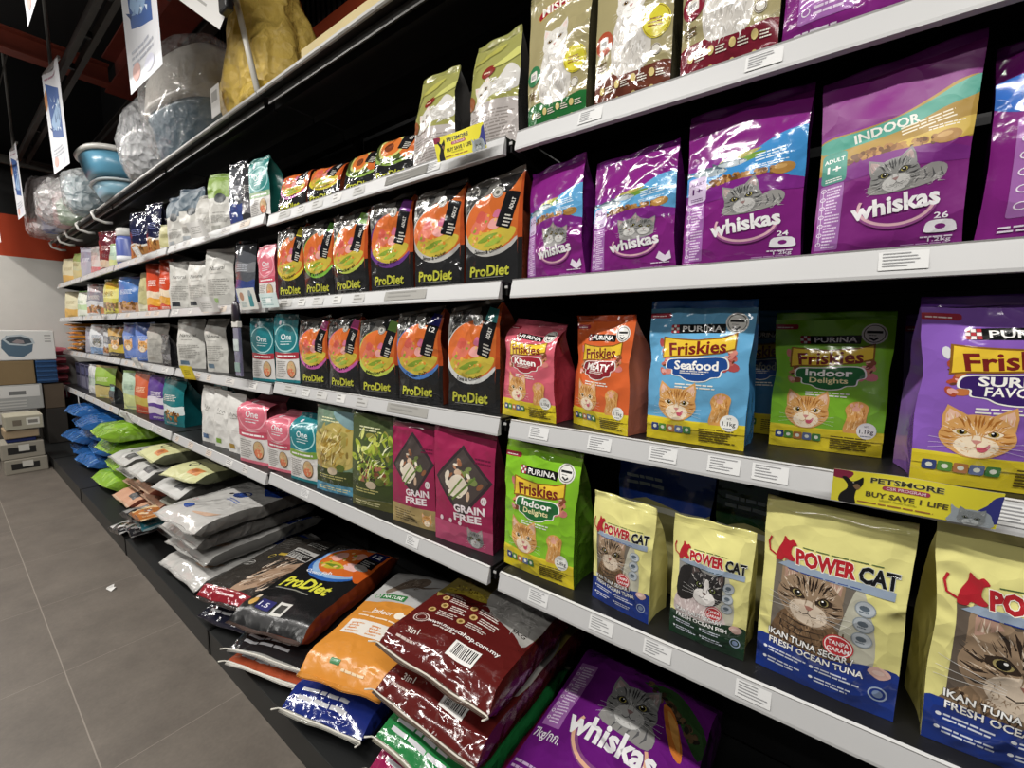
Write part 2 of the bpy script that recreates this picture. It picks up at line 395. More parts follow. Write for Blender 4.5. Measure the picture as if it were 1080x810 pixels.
# ------------------------------------------------------------------ bags
def smooth(a, b, x):
    t = min(1, max(0, (x-a)/(b-a))); return t*t*(3-2*t)
def bag_mesh(W, H, D, art, key, side, back, sealc, seed=0, style='gusset', nu=12, nv=16, seal=.06, bulge=.10, waist=0., lean=.0, slump=0., wr=1., twist=0., fold=0., topw=1., crease=.35, step=.00016, endround=0., thread=None):
    """returns three meshes: body (front with its print, back, bottom), one side gusset left, one right, and the top seal"""
    Hb = H*(1-seal) if style != 'sack' else H*(1-2*seal)
    z0 = 0 if style != 'sack' else H*seal
    rng = random.Random(seed*7919+13); off = Vector((rng.uniform(-50, 50), rng.uniform(-50, 50), rng.uniform(-50, 50)))
    nb, ng = 6, 3
    def prof(t):
        if style == 'gusset':
            s_ = max(0, (t-.45)/.55); d = D*(1-s_**1.5)+.004; ww = 1-.05*(1-s_)
        elif style == 'pillow':
            d = D*(.55+.45*smooth(0, .3, t))*(1-max(0, (t-.35)/.65)**1.7)+.004; ww = .95+.05*abs(2*t-1)**2
        elif style == 'block':
            s_ = max(0, (t-.78)/.22); d = D*(1-s_**1.4)+.006; ww = .96+.04*s_
        else:
            d = D*max(0., 1-abs(2*t-1)**9)**.6+.004; ww = .96+.04*abs(2*t-1)**4
            if endround: ww = 1-endround*abs(2*t-1)**6
        ww *= (1-waist*math.exp(-((t-.62)/.12)**2))*(1+(topw-1)*t)
        return d, W/2*ww
    A = .0055*wr
    def wob(p, t):
        k = (.35+.75*t) if style not in ('sack',) else .8
        q = p+off
        v = noise.noise_vector(q*9)*1.0+noise.noise_vector(q*21)*.45
        rb = (1-abs(noise.noise(q*13+Vector((7, 3, 1)))*2))
        m = min(1, t*7) if style != 'sack' else 1
        return Vector((v.x*.7, v.y*1.2-rb*.5, v.z*.5*m))*A*k
    def fin(x, y, z, t):
        p = Vector((x, y, z)); p += wob(p, t)
        a = twist*t; c, s_ = math.cos(a), math.sin(a); x, y = p.x*c-p.y*s_, p.x*s_+p.y*c
        y += lean*t*t+fold*max(0, t-.72)**2*12*D
        z = p.z-slump*t*(x/W)*2*H*.1-abs(fold)*max(0, t-.72)**2*5*H*.3
        return (x, y, z)
    rows_f, rows_b, rows_r, rows_l = [], [], [], []
    def fin0(x, y, z, t): return fin(x, y+sh_, z, t)
    for j in range(nv+1):
        t = j/nv; d, w_ = prof(t); z = z0+Hb*t
        sh_ = -(D-d)*.5*.72 if style != 'sack' else 0          # the front stays nearly upright, the back comes forward to the seal
        bl = bulge*D*(math.sin(PI*min(1, t*.93+.05))**.8)
        if style == 'sack': bl = bulge*D*1.2*math.sin(PI*t)**.6
        fr = [fin0((2*i/nu-1)*w_, -d/2-bl*(1-(2*i/nu-1)**2), z, t) for i in range(nu+1)]
        bk = [fin0((1-2*i/nb)*w_, d/2+bl*.6*(1-(2*i/nb-1)**2), z, t) for i in range(nb+1)]
        cr = crease*d*(.15+.85*smooth(.25, .9, t)) if style != 'sack' else -.10*d
        ri = [fr[-1]]+[fin0(w_-cr*math.sin(PI*i/(ng+1)), -d/2+d*i/(ng+1), z, t) for i in range(1, ng+1)]+[bk[0]]
        le = [bk[-1]]+[fin0(-w_+cr*math.sin(PI*i/(ng+1)), d/2-d*i/(ng+1), z, t) for i in range(1, ng+1)]+[fr[0]]
        rows_f.append(fr); rows_b.append(bk); rows_r.append(ri); rows_l.append(le)
    G = np.array(rows_f)
    du = np.gradient(G, axis=1); dv = np.gradient(G, axis=0); Nn = np.cross(du, dv); Nn /= np.linalg.norm(Nn, axis=2, keepdims=True)+1e-12
    V = []; F = []; Cc = []
    def grid(rows, c, tri=False):
        b = len(V); n = len(rows[0]); m = len(rows)
        for r in rows: V.extend(r)
        for j in range(m-1):
            cc = c(j/(m-1)) if callable(c) else c
            for i in range(n-1):
                a = b+j*n+i
                if tri: F.append((a, a+1, a+n+1)); F.append((a, a+n+1, a+n)); Cc.extend((cc, cc))
                else: F.append((a, a+1, a+n+1, a+n)); Cc.append(cc)
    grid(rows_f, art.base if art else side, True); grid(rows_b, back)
    b = len(V); V.extend(rows_f[0]+rows_r[0][1:-1]+rows_b[0]+rows_l[0][1:-1]); n = len(V)-b
    F.append(tuple(range(b+n-1, b-1, -1))); Cc.append(back)
    if art:
        v, f, c = art_cut(key, art, nu, nv)
        P = lay_on(v, G, Nn, nu, nv, step); b = len(V); V.extend(map(tuple, P)); F.extend(tuple(i+b for i in q) for q in f); Cc.extend(c)
    body = mkmesh('bag_body', V, F, Cc)
    def sub(rows, c, nm):
        nonlocal V, F, Cc
        V, F, Cc = [], [], []; grid(rows, c); return mkmesh(nm, V, F, Cc)
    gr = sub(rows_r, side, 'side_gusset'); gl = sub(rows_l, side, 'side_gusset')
    # crimped flat seal continuing the top edge
    def seal_strip(rf, rb, up):
        mid = [((Vector(rf[i])+Vector(rb[0]).lerp(Vector(rb[-1]), i/nu))/2) for i in range(nu+1)]
        fr_, bk_ = [], []
        vs_, fs_ = [], []
        steps = 5
        for k in range(steps+1):
            h = H*seal*k/steps
            for i, m_ in enumerate(mid):
                th = .0012+.0009*(k % 2)
                if k == 0: y0, y1 = rf[i][1], None
                p = Vector(m_); p.z += h*up; p.y += lean*.5*k/steps*seal+fold*.02*k/steps+.004*math.sin(i*.9+seed)*k/steps
                vs_.append((p.x, (rf[i][1] if k == 0 else p.y-th), p.z)); 
        nfr = len(vs_)
        for k in range(steps+1):
            h = H*seal*k/steps
            for i, m_ in enumerate(mid):
                p = Vector(m_); p.z += h*up; p.y += lean*.5*k/steps*seal+fold*.02*k/steps+.004*math.sin(i*.9+seed)*k/steps
                vs_.append((p.x, (Vector(rb[0]).lerp(Vector(rb[-1]), i/nu).y if k == 0 else p.y+.0012), p.z))
        n = nu+1
        for k in range(steps):
            for i in range(nu):
                a = k*n+i; fs_.append((a, a+1, a+n+1, a+n) if up > 0 else (a, a+n, a+n+1, a+1))
                a += nfr; fs_.append((a, a+n, a+n+1, a+1) if up > 0 else (a, a+1, a+n+1, a+n))
        a = steps*n
        for i in range(nu): fs_.append((a+i, a+i+1, nfr+a+i+1, nfr+a+i))
        for e in (0, nu):
            for k in range(steps): fs_.append((k*n+e, (k+1)*n+e, nfr+(k+1)*n+e, nfr+k*n+e))
        return vs_, fs_
    vs_, fs_ = seal_strip(rows_f[-1], rows_b[-1][::-1], 1)
    sm = mkmesh('top_seal', vs_, fs_, [sealc]*len(fs_))
    out = dict(body=body, right=gr, left=gl, seal=sm)
    if style == 'sack':
        vs_, fs_ = seal_strip(rows_f[0], rows_b[0][::-1], -1); out['hem'] = mkmesh('bottom_hem', vs_, fs_, [sealc]*len(fs_))
        if thread:                                   # the white sewing thread with its loose ends
            n = nu+1; top = [Vector(vs_[2*n+i]) for i in range(n)]
            path = [top[0]+Vector((-.012, -.012, -.02)), top[0]+Vector((-.006, -.004, -.004))]+[q+Vector((0, -.0015, 0)) for q in top]+[top[-1]+Vector((.006, -.004, -.006)), top[-1]+Vector((.004, -.012, -.024))]
            tb = MB().tube(path, .0022, thread, 6); out['thread'] = mkmesh('stitch_thread', tb.v, tb.f, tb.c)
    return out
BAGC = {}
DES = {}
def bag(design, x, y, z, W, H, D, label, group=None, yaw=0., cat='pet food bag', name='cat_food_bag', seed=0, rot=None, minor=False, **kw):
    """one bag standing with its base centre at x, y, z: an Empty with body, side gussets and top seal"""
    d = DES[design]; opt = dict(d.get('opt', {})); opt.update(kw)
    a = d['art']
    key = (design, round(W, 3), round(H, 3), round(D, 3), seed, tuple(sorted(opt.items())))
    if key not in BAGC:
        BAGC[key] = bag_mesh(W, H, D, a, design, d['side'], d.get('back', d['side']), d['seal'], seed, **opt)
    ms = BAGC[key]
    r = thing(name, label, cat, (x, y, z), rot if rot else (0, 0, math.radians(yaw)), group)
    fin = d.get('fin', 'film_satin')
    place('bag_body', ms['body'], fin, r)
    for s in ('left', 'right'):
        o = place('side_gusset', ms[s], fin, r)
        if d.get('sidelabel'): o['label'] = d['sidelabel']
    place('top_seal', ms['seal'], fin, r)
    if 'hem' in ms: place('bottom_hem', ms['hem'], fin, r)
    if 'thread' in ms: place('stitch_thread', ms['thread'], 'paper', r)
    return r

# ------------------------------------------------------------------ the prints
def des(name, art, side, seal, fin='film_satin', **k):
    DES[name] = dict(art=art, side=side, seal=seal, fin=fin, **k)
PUR = '#842080'
def whiskas(var):
    a = 1.42; A = Art(a, PUR)
    A.curve([(0, .9), (.2, .84), (.6, .92), (.85, 1.02), (1.02, 1.0), (1.02, 1.32), (.85, 1.27), (.6, 1.16), (.3, 1.14), (-.02, 1.13)], '#8a2a92', 4)
    if var == 'indoor':
        A.curve([(-.03, .80), (.2, .84), (.5, .90), (.8, .92), (1.03, .90), (1.03, 1.30), (.9, 1.34), (.75, 1.27), (.5, 1.15), (.25, 1.12), (.05, 1.12), (-.03, 1.05)], '#b08a34', 4)
        A.curve([(.02, .99), (.3, .99), (.55, 1.03), (.8, 1.14), (1.02, 1.22), (1.02, 1.34), (.88, 1.31), (.62, 1.18), (.35, 1.11), (.02, 1.10)], '#4fa894', 4)
        A.curve([(.45, .90), (.7, .96), (1.02, 1.05), (1.02, .9), (.7, .86)], '#d8b64c', 3)
        A.text('INDOOR', .45, 1.075, .075, '#f2efe6', .42, .03, rot=.16)
        A.bars(.55, .98, .98, 1.06, 3, '#f2e8d0', rot=.22); A.bars(.72, .97, .95, 1.01, 2, '#f6f0e0', rot=.1)
        lc, tc = '#4a9c8a', '#f4f4f0'
    else:
        A.curve([(-.03, .80), (.2, .84), (.5, .88), (.8, .86), (1.03, .80), (1.03, 1.24), (.9, 1.27), (.75, 1.22), (.55, 1.1), (.3, 1.03), (-.03, 1.05)], '#3a8ed2' if var == 'ocean' else '#5aa6da', 4)
        A.curve([(.3, 1.0), (.5, 1.06), (.66, 1.14), (.5, 1.13), (.32, 1.09)], '#a9a04a', 3)
        A.curve([(.42, 1.0), (.6, 1.04), (.7, 1.1), (.55, 1.09)], '#6f9a34', 3)
        A.fish(.22, 1.0, .34, -.12); A.fish(.42, 1.04, .26, -.05, '#b4c0c6')
        A.bars(.62, 1.0, .95, 1.09, 3, '#dcecf8', rot=.16); A.bars(.6, .93, .9, .97, 2, '#dcecf8', rot=.12)
        lc, tc = '#d9c6e6', '#5a1a6a'
    A.kibble(70, lambda r: (lambda x: (x, .82+.10*x*(1.1-x)+r.uniform(0, .07)))(r.uniform(.2, .78)), .026)
    A.ell(.84, .90, .09, .055, '#b3813c', 14, .2); A.ell(.82, .915, .05, .022, '#d0a25c', 10, .2)
    A.curve([(-.03, .78), (.2, .82), (.5, .86), (.8, .84), (1.03, .78), (1.03, .70), (.5, .7), (-.03, .68)], '#7d2386', 4)
    A.rect(.02, .70, .20, .98, lc, .03)
    if var == 'kitten':
        A.text('2-12', .11, .9, .055, tc, .15, .02)
    else:
        A.text('ADULT', .11, .91, .035, tc, .15, .02); A.text('1+', .11, .83, .06, tc, .10, .03)
    A.bars(.05, .72, .17, .76, 2, tc)
    A.rect(.02, .08, .19, .69, '#a768b4', .01); A.bars(.07, .10, .18, .68, 20, '#ead6f0', rag=.5)
    for k in range(7): A.ring(.045, .14+.085*k, .02, .02, .006, '#f0e4f4', 12)
    A.line([(.045, .14), (.045, .66)], .004, '#f0e4f4')
    if var == 'kitten':
        A.ell(.58, .58, .2, .15, '#9a6aa6', 20)
        A.curve([(.4, .48), (.6, .46), (.78, .5), (.72, .62), (.55, .6), (.42, .6)], '#a5a3a2', 3)
        A.cat(.50, .62, .125, 'grey', .2, furn=110); A.cat(.68, .60, .11, 'grey', -.15, furn=90)
    else:
        A.curve([(.36, .53), (.5, .50), (.68, .52), (.84, .58), (.86, .67), (.76, .7), (.6, .62), (.42, .66)], '#9a9895', 3)
        for k in range(5): A.line([(.62+.05*k, .54+.012*k), (.64+.05*k, .6), (.62+.05*k, .66)], .018, '#5a5a5c', k > 0, True)
        A.strokes(60, lambda r: (r.uniform(.42, .82), r.uniform(.53, .62), r.uniform(0, .8)), ['#b5b3b0', '#7a7a7a', '#d0cecb'], .05, .008)
        A.cat(.53, .65, .155, 'grey', .22, furn=190)
    A.ring(.56, .40, .27, .19, .045, '#9a4a90', 30, PI*1.02, PI*1.98); A.ring(.56, .41, .26, .18, .022, '#e8b6c2', 30, PI*.9, PI*2.1)
    A.text('whiskas', .55, .41, .135, '#f4f2f4', .58, .035, rot=.11)
    if var == 'kitten':
        A.poly([(.80, .18), (.84, .26), (.9, .2), (.95, .26), (.96, .16), (.88, .12)], '#e8dcec')
    else:
        A.curve([(.76, .18), (.79, .24), (.93, .24), (.96, .18), (.94, .15), (.78, .15)], '#f2eef4', 3); A.ell(.86, .195, .035, .022, PUR, 10)
        A.text('26' if var == 'indoor' else '24', .86, .28, .045, '#f2eef4', .09, .02); A.text('1.2kg', .86, .095, .03, '#e6daea', .14, .01)
    A.bars(.74, .11, .97, .135, 1, '#e6daea'); A.bars(.62, .05, .97, .075, 2, '#c9a8d2'); A.bars(.02, .03, .22, .07, 2, '#d0b0d8')
    A.v = [(x, y*.89, z) for x, y, z in A.v]          # plain purple above the picture band
    return A
for v in ('ocean', 'indoor', 'kitten'):
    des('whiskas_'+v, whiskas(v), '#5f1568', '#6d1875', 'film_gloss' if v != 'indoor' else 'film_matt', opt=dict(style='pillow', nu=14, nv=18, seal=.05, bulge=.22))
def whiskas_side():
    A = Art(1.42, PUR)
    A.curve([(-.03, 1.05), (.3, .92), (.7, .98), (1.03, .9), (1.03, 1.3), (.6, 1.2), (.2, 1.25), (-.03, 1.2)], '#2a6ac8', 4)
    A.curve([(.3, 1.05), (.6, 1.0), (1.03, 1.05), (1.03, 1.15), (.5, 1.15)], '#b8a23c', 3)
    A.rect(.12, .2, .55, .92, '#a768b4', .02); A.bars(.24, .24, .53, .9, 16, '#ead6f0')
    for k in range(6): A.ring(.18, .28+.12*k, .035, .03, .008, '#f0e4f4', 14)
    A.bars(.1, .1, .6, .16, 2, '#e6daea'); A.curve([(.1, .02), (.3, .07), (.7, .05), (.8, -.02), (.1, -.02)], '#2f62c0', 3)
    return A
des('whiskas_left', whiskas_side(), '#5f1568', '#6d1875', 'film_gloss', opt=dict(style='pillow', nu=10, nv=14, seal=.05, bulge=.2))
def whiskas_big():
    a = 1.3; A = Art(a, '#6f1a80')
    A.rect(.03, .50, .17, 1.05, '#a768b4', .01); A.bars(.07, .53, .16, 1.03, 22, '#ead6f0')
    for k in range(9): A.ring(.05, .56+.055*k, .014, .014, .005, '#f0e4f4', 10)
    A.curve([(.52, 1.1), (.7, 1.06), (.85, .92), (.98, .8), (1.0, .95), (.85, 1.1), (.7, 1.16)], '#31502a', 3)
    A.kibble(60, lambda r: (lambda x: (x, 1.42-.55*x+r.uniform(-.03, .03)))(r.uniform(.55, .95)), .022, ('#4a3a2a', '#6a5238', '#2e2a22'))
    A.curve([(.7, 1.0), (.78, .98), (.88, .82), (.9, .72), (.84, .74), (.76, .86)], '#d0742c', 3); A.curve([(.74, .98), (.82, .92), (.88, .78), (.84, .8), (.76, .92)], '#e6a04a', 3)
    A.curve([(.36, .70), (.55, .66), (.72, .66), (.72, .78), (.6, .84), (.45, .86)], '#8f8d8a', 3)
    for k in range(5): A.line([(.46+.05*k, .67), (.48+.05*k, .72), (.47+.05*k, .78)], .016, '#5a5a5c', k > 0, True)
    A.cat(.53, .86, .165, 'grey', .12, furn=210)
    A.ring(.5, .56, .25, .2, .05, '#8a4a86', 30, PI, PI*2); A.ring(.5, .57, .25, .2, .022, '#e8b090', 30, PI*.86, PI*2.14)
    A.text('whiskas', .5, .60, .15, '#f4f2f4', .6, .035)
    A.text('7kg/กก.', .12, .44, .06, '#f0e8f2', .2, .015)
    A.bars(.02, .2, .22, .27, 2, '#d0b0d8'); A.bars(.1, .05, .4, .1, 2, '#c9a8d2')
    return A
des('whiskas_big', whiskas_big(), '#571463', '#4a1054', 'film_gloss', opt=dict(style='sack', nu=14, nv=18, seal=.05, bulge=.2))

def friskies(base, name, cloud, two=None, food=('#c98a5a', '#d87a74', '#8a4a2e'), wt='1.1kg', dark='#000000', cat=True):
    a = 1.42; A = Art(a, base)
    A.rect(-.01, -.01, 1.01, .235, '#d8c21c'); A.curve([(-.02, .20), (.3, .235), (.7, .225), (1.02, .19), (1.02, .26), (.5, .25), (-.02, .26)], '#e0cc2a', 3)
    for k, c in enumerate(('#2c3f7a', '#4f8a2e', '#b0703a', '#5a6a94', '#3d7a3a')):
        A.rect(.06+.085*k, .11, .14+.085*k, .19, c, .012); A.ell(.10+.085*k, .15, .02, .02, '#d8dccc', 8)
    A.bars(.56, .05, .95, .20, 6, '#5a4a12')
    A.rect(-.01, 1.32, .22, 1.375, '#a82a3c', .02); A.bars(.02, 1.335, .2, 1.36, 1, '#f0dcdc')
    A.ell(.84, 1.27, .105, .105, '#eceae4', 24); A.ring(.84, 1.27, .09, .09, .008, '#4a4a46', 24); A.rect(.775, 1.275, .905, 1.30, '#2a2a2a'); A.line([(.80, 1.23), (.84, 1.205), (.87, 1.23)], .02, '#3a3a3a'); A.bars(.79, 1.25, .89, 1.265, 1, '#4a4a4a')
    A.rect(.24, 1.165, .74, 1.255, '#141414', .01)
    for i in range(3):
        for j in range(3): A.rect(.235+.028*i, 1.17+.028*j, .26+.028*i, 1.195+.028*j, '#b8323c' if (i+j) % 2 == 0 else '#f0e8e4', same=(i+j) > 0)
    A.text('PURINA', .53, 1.21, .055, '#f2f0ec', .36, .018)
    for sg in (-1, 1):
        A.scatter(9, lambda r: (.5+sg*r.uniform(.27, .37), r.uniform(.74, 1.08)), list(food), (.04, .065), (.4, .8), 10)
        A.scatter(6, lambda r: (.5+sg*r.uniform(.26, .36), r.uniform(.72, 1.06)), ['#e8c09a', '#eaa8a0', '#6b3a22'], (.012, .03), (.3, .6), 8)
    A.poly([(.14, .895), (.26, .915), (.5, .925), (.72, .955), (.87, 1.005), (.86, 1.175), (.72, 1.125), (.5, 1.10), (.3, 1.115), (.16, 1.13)], '#8a5a18')
    A.poly([(.155, .91), (.26, .93), (.5, .94), (.72, .97), (.855, 1.02), (.845, 1.155), (.72, 1.108), (.5, 1.085), (.3, 1.10), (.175, 1.115)], '#ecc32c')
    A.text('Friskies', .50, 1.015, .125, '#7c1f1c', .56, .028, rot=.07)
    lob = [(.19, .80), (.20, .88), (.28, .905), (.5, .915), (.74, .93), (.81, .90), (.82, .82), (.76, .79), (.74, .73), (.66, .715), (.60, .68), (.5, .665), (.40, .68), (.34, .715), (.26, .73), (.25, .785)]
    A.curve(lob, '#f2f0e8', 4); A.curve([(.5+(x-.5)*.955, .80+(y-.80)*.92) for x, y in lob], cloud, 4)
    if two: A.text(name, .5, .855, .07, '#f8f6f0', .42, .03); A.text(two, .5, .775, .055 if two != 'FAVOUR' else .07, '#f2e6a8' if two != 'FAVOUR' else '#f8f6f0', .34, .02)
    else: A.text(name, .5, .835, .085, '#f8f6f0', .44, .03); A.bars(.34, .75, .66, .79, 2, '#e8e4da')
    A.bars(.3, .60, .7, .66, 2, '#f0eee2', rag=.15)
    if cat:
        A.cat(.33, .42, .19, 'orange', .0, furn=240, tongue=True)
        A.curve([(.66, .24), (.68, .40), (.66, .48), (.70, .55), (.78, .57), (.85, .52), (.84, .42), (.82, .24)], '#dc9c50', 4)
        A.strokes(60, lambda r: (r.uniform(.68, .82), r.uniform(.26, .52), PI/2+r.uniform(-.3, .3)), ['#f0c890', '#b8742e', '#e8b268'], .06, .012)
        A.ell(.75, .49, .035, .028, '#e8a890', 10)
        for q in (-1, 0, 1): A.ell(.75+.04*q, .535-.008*abs(q), .015, .02, '#e8a890', 8)
        A.rect(-.01, .16, 1.01, .235, '#d8c21c'); 
        for k, c in enumerate(('#2c3f7a', '#4f8a2e', '#b0703a', '#5a6a94', '#3d7a3a')):
            A.rect(.06+.085*k, .11, .14+.085*k, .19, c, .012); A.ell(.10+.085*k, .15, .02, .02, '#d8dccc', 8)
        A.bars(.56, .05, .95, .20, 6, '#5a4a12')
    A.ell(.85, .27, .085, .085, '#e8e8e2', 20); A.text(wt, .85, .265, .042, '#38383a', .12, .018); A.text('WT.', .85, .315, .02, '#48484a', .05, .01); A.bars(.80, .21, .90, .23, 1, '#5a6a7a')
    return A
FO = dict(style='gusset', nu=14, nv=18, seal=.055, bulge=.16, waist=.05, wr=1.3)
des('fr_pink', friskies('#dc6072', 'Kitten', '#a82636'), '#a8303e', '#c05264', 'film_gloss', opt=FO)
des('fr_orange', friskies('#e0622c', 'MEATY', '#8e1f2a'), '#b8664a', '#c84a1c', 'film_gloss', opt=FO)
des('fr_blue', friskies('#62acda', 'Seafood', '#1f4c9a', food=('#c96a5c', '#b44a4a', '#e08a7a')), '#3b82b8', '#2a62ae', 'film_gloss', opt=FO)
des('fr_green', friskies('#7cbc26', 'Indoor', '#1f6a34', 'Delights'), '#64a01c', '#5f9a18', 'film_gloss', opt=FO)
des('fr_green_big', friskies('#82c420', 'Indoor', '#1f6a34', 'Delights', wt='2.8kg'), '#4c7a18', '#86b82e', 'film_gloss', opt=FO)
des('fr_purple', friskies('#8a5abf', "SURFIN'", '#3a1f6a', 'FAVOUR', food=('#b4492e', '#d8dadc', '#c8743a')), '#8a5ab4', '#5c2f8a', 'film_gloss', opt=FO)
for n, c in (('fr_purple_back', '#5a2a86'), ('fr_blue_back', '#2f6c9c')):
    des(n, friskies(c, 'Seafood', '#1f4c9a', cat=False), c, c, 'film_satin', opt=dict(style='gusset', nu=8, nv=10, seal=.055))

def powercat(blue=True, style='brown', closeup=False):
    a = 1.45; A = Art(a, '#e2db86'); BL = '#16348c' if blue else '#12351f'
    # cat photograph panel
    A.poly([(.10, .30), (.10, 1.03), (.70, .98), (.82, .62), (.8, .3)], '#6f675d' if style == 'brown' else '#8a8a86')
    A.curve([(.58, .3), (.6, .6), (.68, .95), (.75, .96), (.84, .6), (.8, .3)], '#b9b7a4', 3)
    if closeup:
        A.poly([(.10, .25), (.10, 1.03), (.85, .98), (1.02, .7), (1.02, .25)], '#5f5348')
        A.curve([(.12, .25), (.2, .5), (.5, .55), (.9, .5), (1.05, .25)], '#7d654c', 3)
        A.strokes(160, lambda r: (r.uniform(.14, .98), r.uniform(.25, .5), PI*1.5+r.uniform(-.5, .5)), ['#5d4632', '#a88a68', '#3a2a1f', '#8f7357'], .14, .02)
        A.cat(.46, .68, .32, 'brown', -.06, furn=460)
    elif style == 'brown':
        A.curve([(.13, .28), (.14, .52), (.25, .66), (.52, .66), (.64, .5), (.68, .28)], '#6d5238', 4)
        A.strokes(150, lambda r: (r.uniform(.16, .64), r.uniform(.3, .6), PI*1.5+r.uniform(-.4, .4)), ['#54402c', '#9a7a58', '#34261b', '#856a4e'], .09, .014)
        for k in range(5): A.line([(.16, .36+.055*k), (.32, .33+.055*k), (.5, .38+.05*k)], .016, '#33251a', k > 0, True)
        A.cat(.38, .78, .235, 'brown', -.04, furn=330)
    else:
        A.curve([(.10, .3), (.10, .6), (.3, .66), (.62, .6), (.74, .3)], '#c9b8b6', 4)
        A.strokes(140, lambda r: (r.uniform(.12, .7), r.uniform(.3, .58), PI*1.5+r.uniform(-.4, .4)), ['#dccfcd', '#b8a4a4', '#efe6e4'], .1, .016)
        A.curve([(.10, .55), (.12, .9), (.3, .98), (.42, .8), (.3, .58)], '#1e1e20', 3)
        A.cat(.47, .76, .22, 'bw', -.12, furn=260)
    A.curve([(-.02, .30), (.25, .33), (.55, .34), (.8, .40), (1.02, .36), (1.02, -.02), (-.02, -.02)], BL, 4)
    if not closeup:
        for k in range(3):
            A.ell(.76-.005*k, .85-.125*k, .07, .062, '#aeb6bd', 18); A.ring(.76-.005*k, .85-.125*k, .07, .062, .008, '#8a949c', 18); A.ell(.755-.005*k, .855-.125*k, .035, .022, '#55626e', 10); A.bars(.72-.005*k, .82-.125*k, .79-.005*k, .84-.125*k, 1, '#55626e')
    A.poly([(.12, .995), (.93, .965), (.93, 1.03), (.2, 1.05)], '#8f9fb4'); A.bars(.2, .985, .9, 1.0, 1, BL)
    A.text('POWER', .465, 1.105, .112, '#b8222a', .42, .05, out='#f2efe0', outw=.035); A.text('CAT', .815, 1.10, .112, '#17171a', .25, .045, out='#c9ccc8', outw=.03)
    A.curve([(.10, 1.03), (.15, 1.03), (.17, 1.06), (.22, 1.05), (.25, 1.07), (.22, 1.11), (.23, 1.17), (.26, 1.19), (.23, 1.225), (.20, 1.21), (.165, 1.24), (.155, 1.19), (.12, 1.12)], '#b8202c', 3)
    A.line([(.12, 1.05), (.05, 1.08), (.04, 1.15), (.06, 1.2)], .016, '#b8202c'); A.bars(.3, 1.185, .92, 1.2, 1, '#4a6a3a')
    A.ell(.60, .485, .105, .095, '#c22832', 22); A.ring(.60, .485, .095, .085, .008, '#f0e4e0', 22); A.text('TANPA', .60, .51, .035, '#f6eeee', .14, .02); A.text('GARAM', .60, .455, .035, '#f6eeee', .15, .02)
    A.text('IKAN TUNA SEGAR /' if blue else 'IKAN LAUT SEGAR /', .40, .385, .052, '#f4f4f2', .62, .022, out='#15151a', outw=.03, rot=.0)
    A.text('FRESH OCEAN TUNA' if blue else 'FRESH OCEAN FISH', .44, .305, .052, '#f4f4f2', .68, .022, out='#15151a', outw=.03)
    for k in range(2):
        A.bars(.10+.36*k, .19, .40+.36*k, .25, 2, '#d4daea'); A.bars(.10+.36*k, .09, .40+.36*k, .15, 2, '#d4daea')
        for q in (0, 1): A.ell(.075+.36*k, .22-.1*q, .016, .014, '#e8ecf4', 8)
    A.curve([(.80, .36), (.84, .41), (.92, .40), (.95, .35), (.88, .31)], '#d9b0a4', 3); A.ell(.87, .365, .04, .02, '#e8c8bc', 10)
    A.ring(.88, .19, .065, .06, .012, '#9fb0cc', 20); A.ell(.88, .19, .035, .032, '#7488ac', 12)
    return A
PO = dict(style='gusset', nu=14, nv=18, seal=.06, bulge=.18, waist=.02, wr=1.1)
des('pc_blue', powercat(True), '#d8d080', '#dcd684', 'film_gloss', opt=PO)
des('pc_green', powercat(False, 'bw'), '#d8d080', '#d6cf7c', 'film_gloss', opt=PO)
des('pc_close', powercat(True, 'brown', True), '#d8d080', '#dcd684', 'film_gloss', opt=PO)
def pc_back(c):
    A = Art(1.4, '#8f8a5a'); A.curve([(-.02, .9), (.3, .98), (.7, .92), (1.02, .96), (1.02, 1.42), (-.02, 1.42)], c, 3); A.bars(.1, 1.1, .6, 1.25, 2, '#9aa6c0'); A.rect(-.01, .86, 1.01, .92, '#b8b8ae'); return A
des('pc_back_blue', pc_back('#1b3a94'), '#15256a', '#b9b690', 'film_gloss', opt=dict(style='gusset', nu=8, nv=10, wr=2.2))
des('pc_back_green', pc_back('#10331c'), '#0d2816', '#9aa090', 'film_gloss', opt=dict(style='gusset', nu=8, nv=10, wr=2.2))

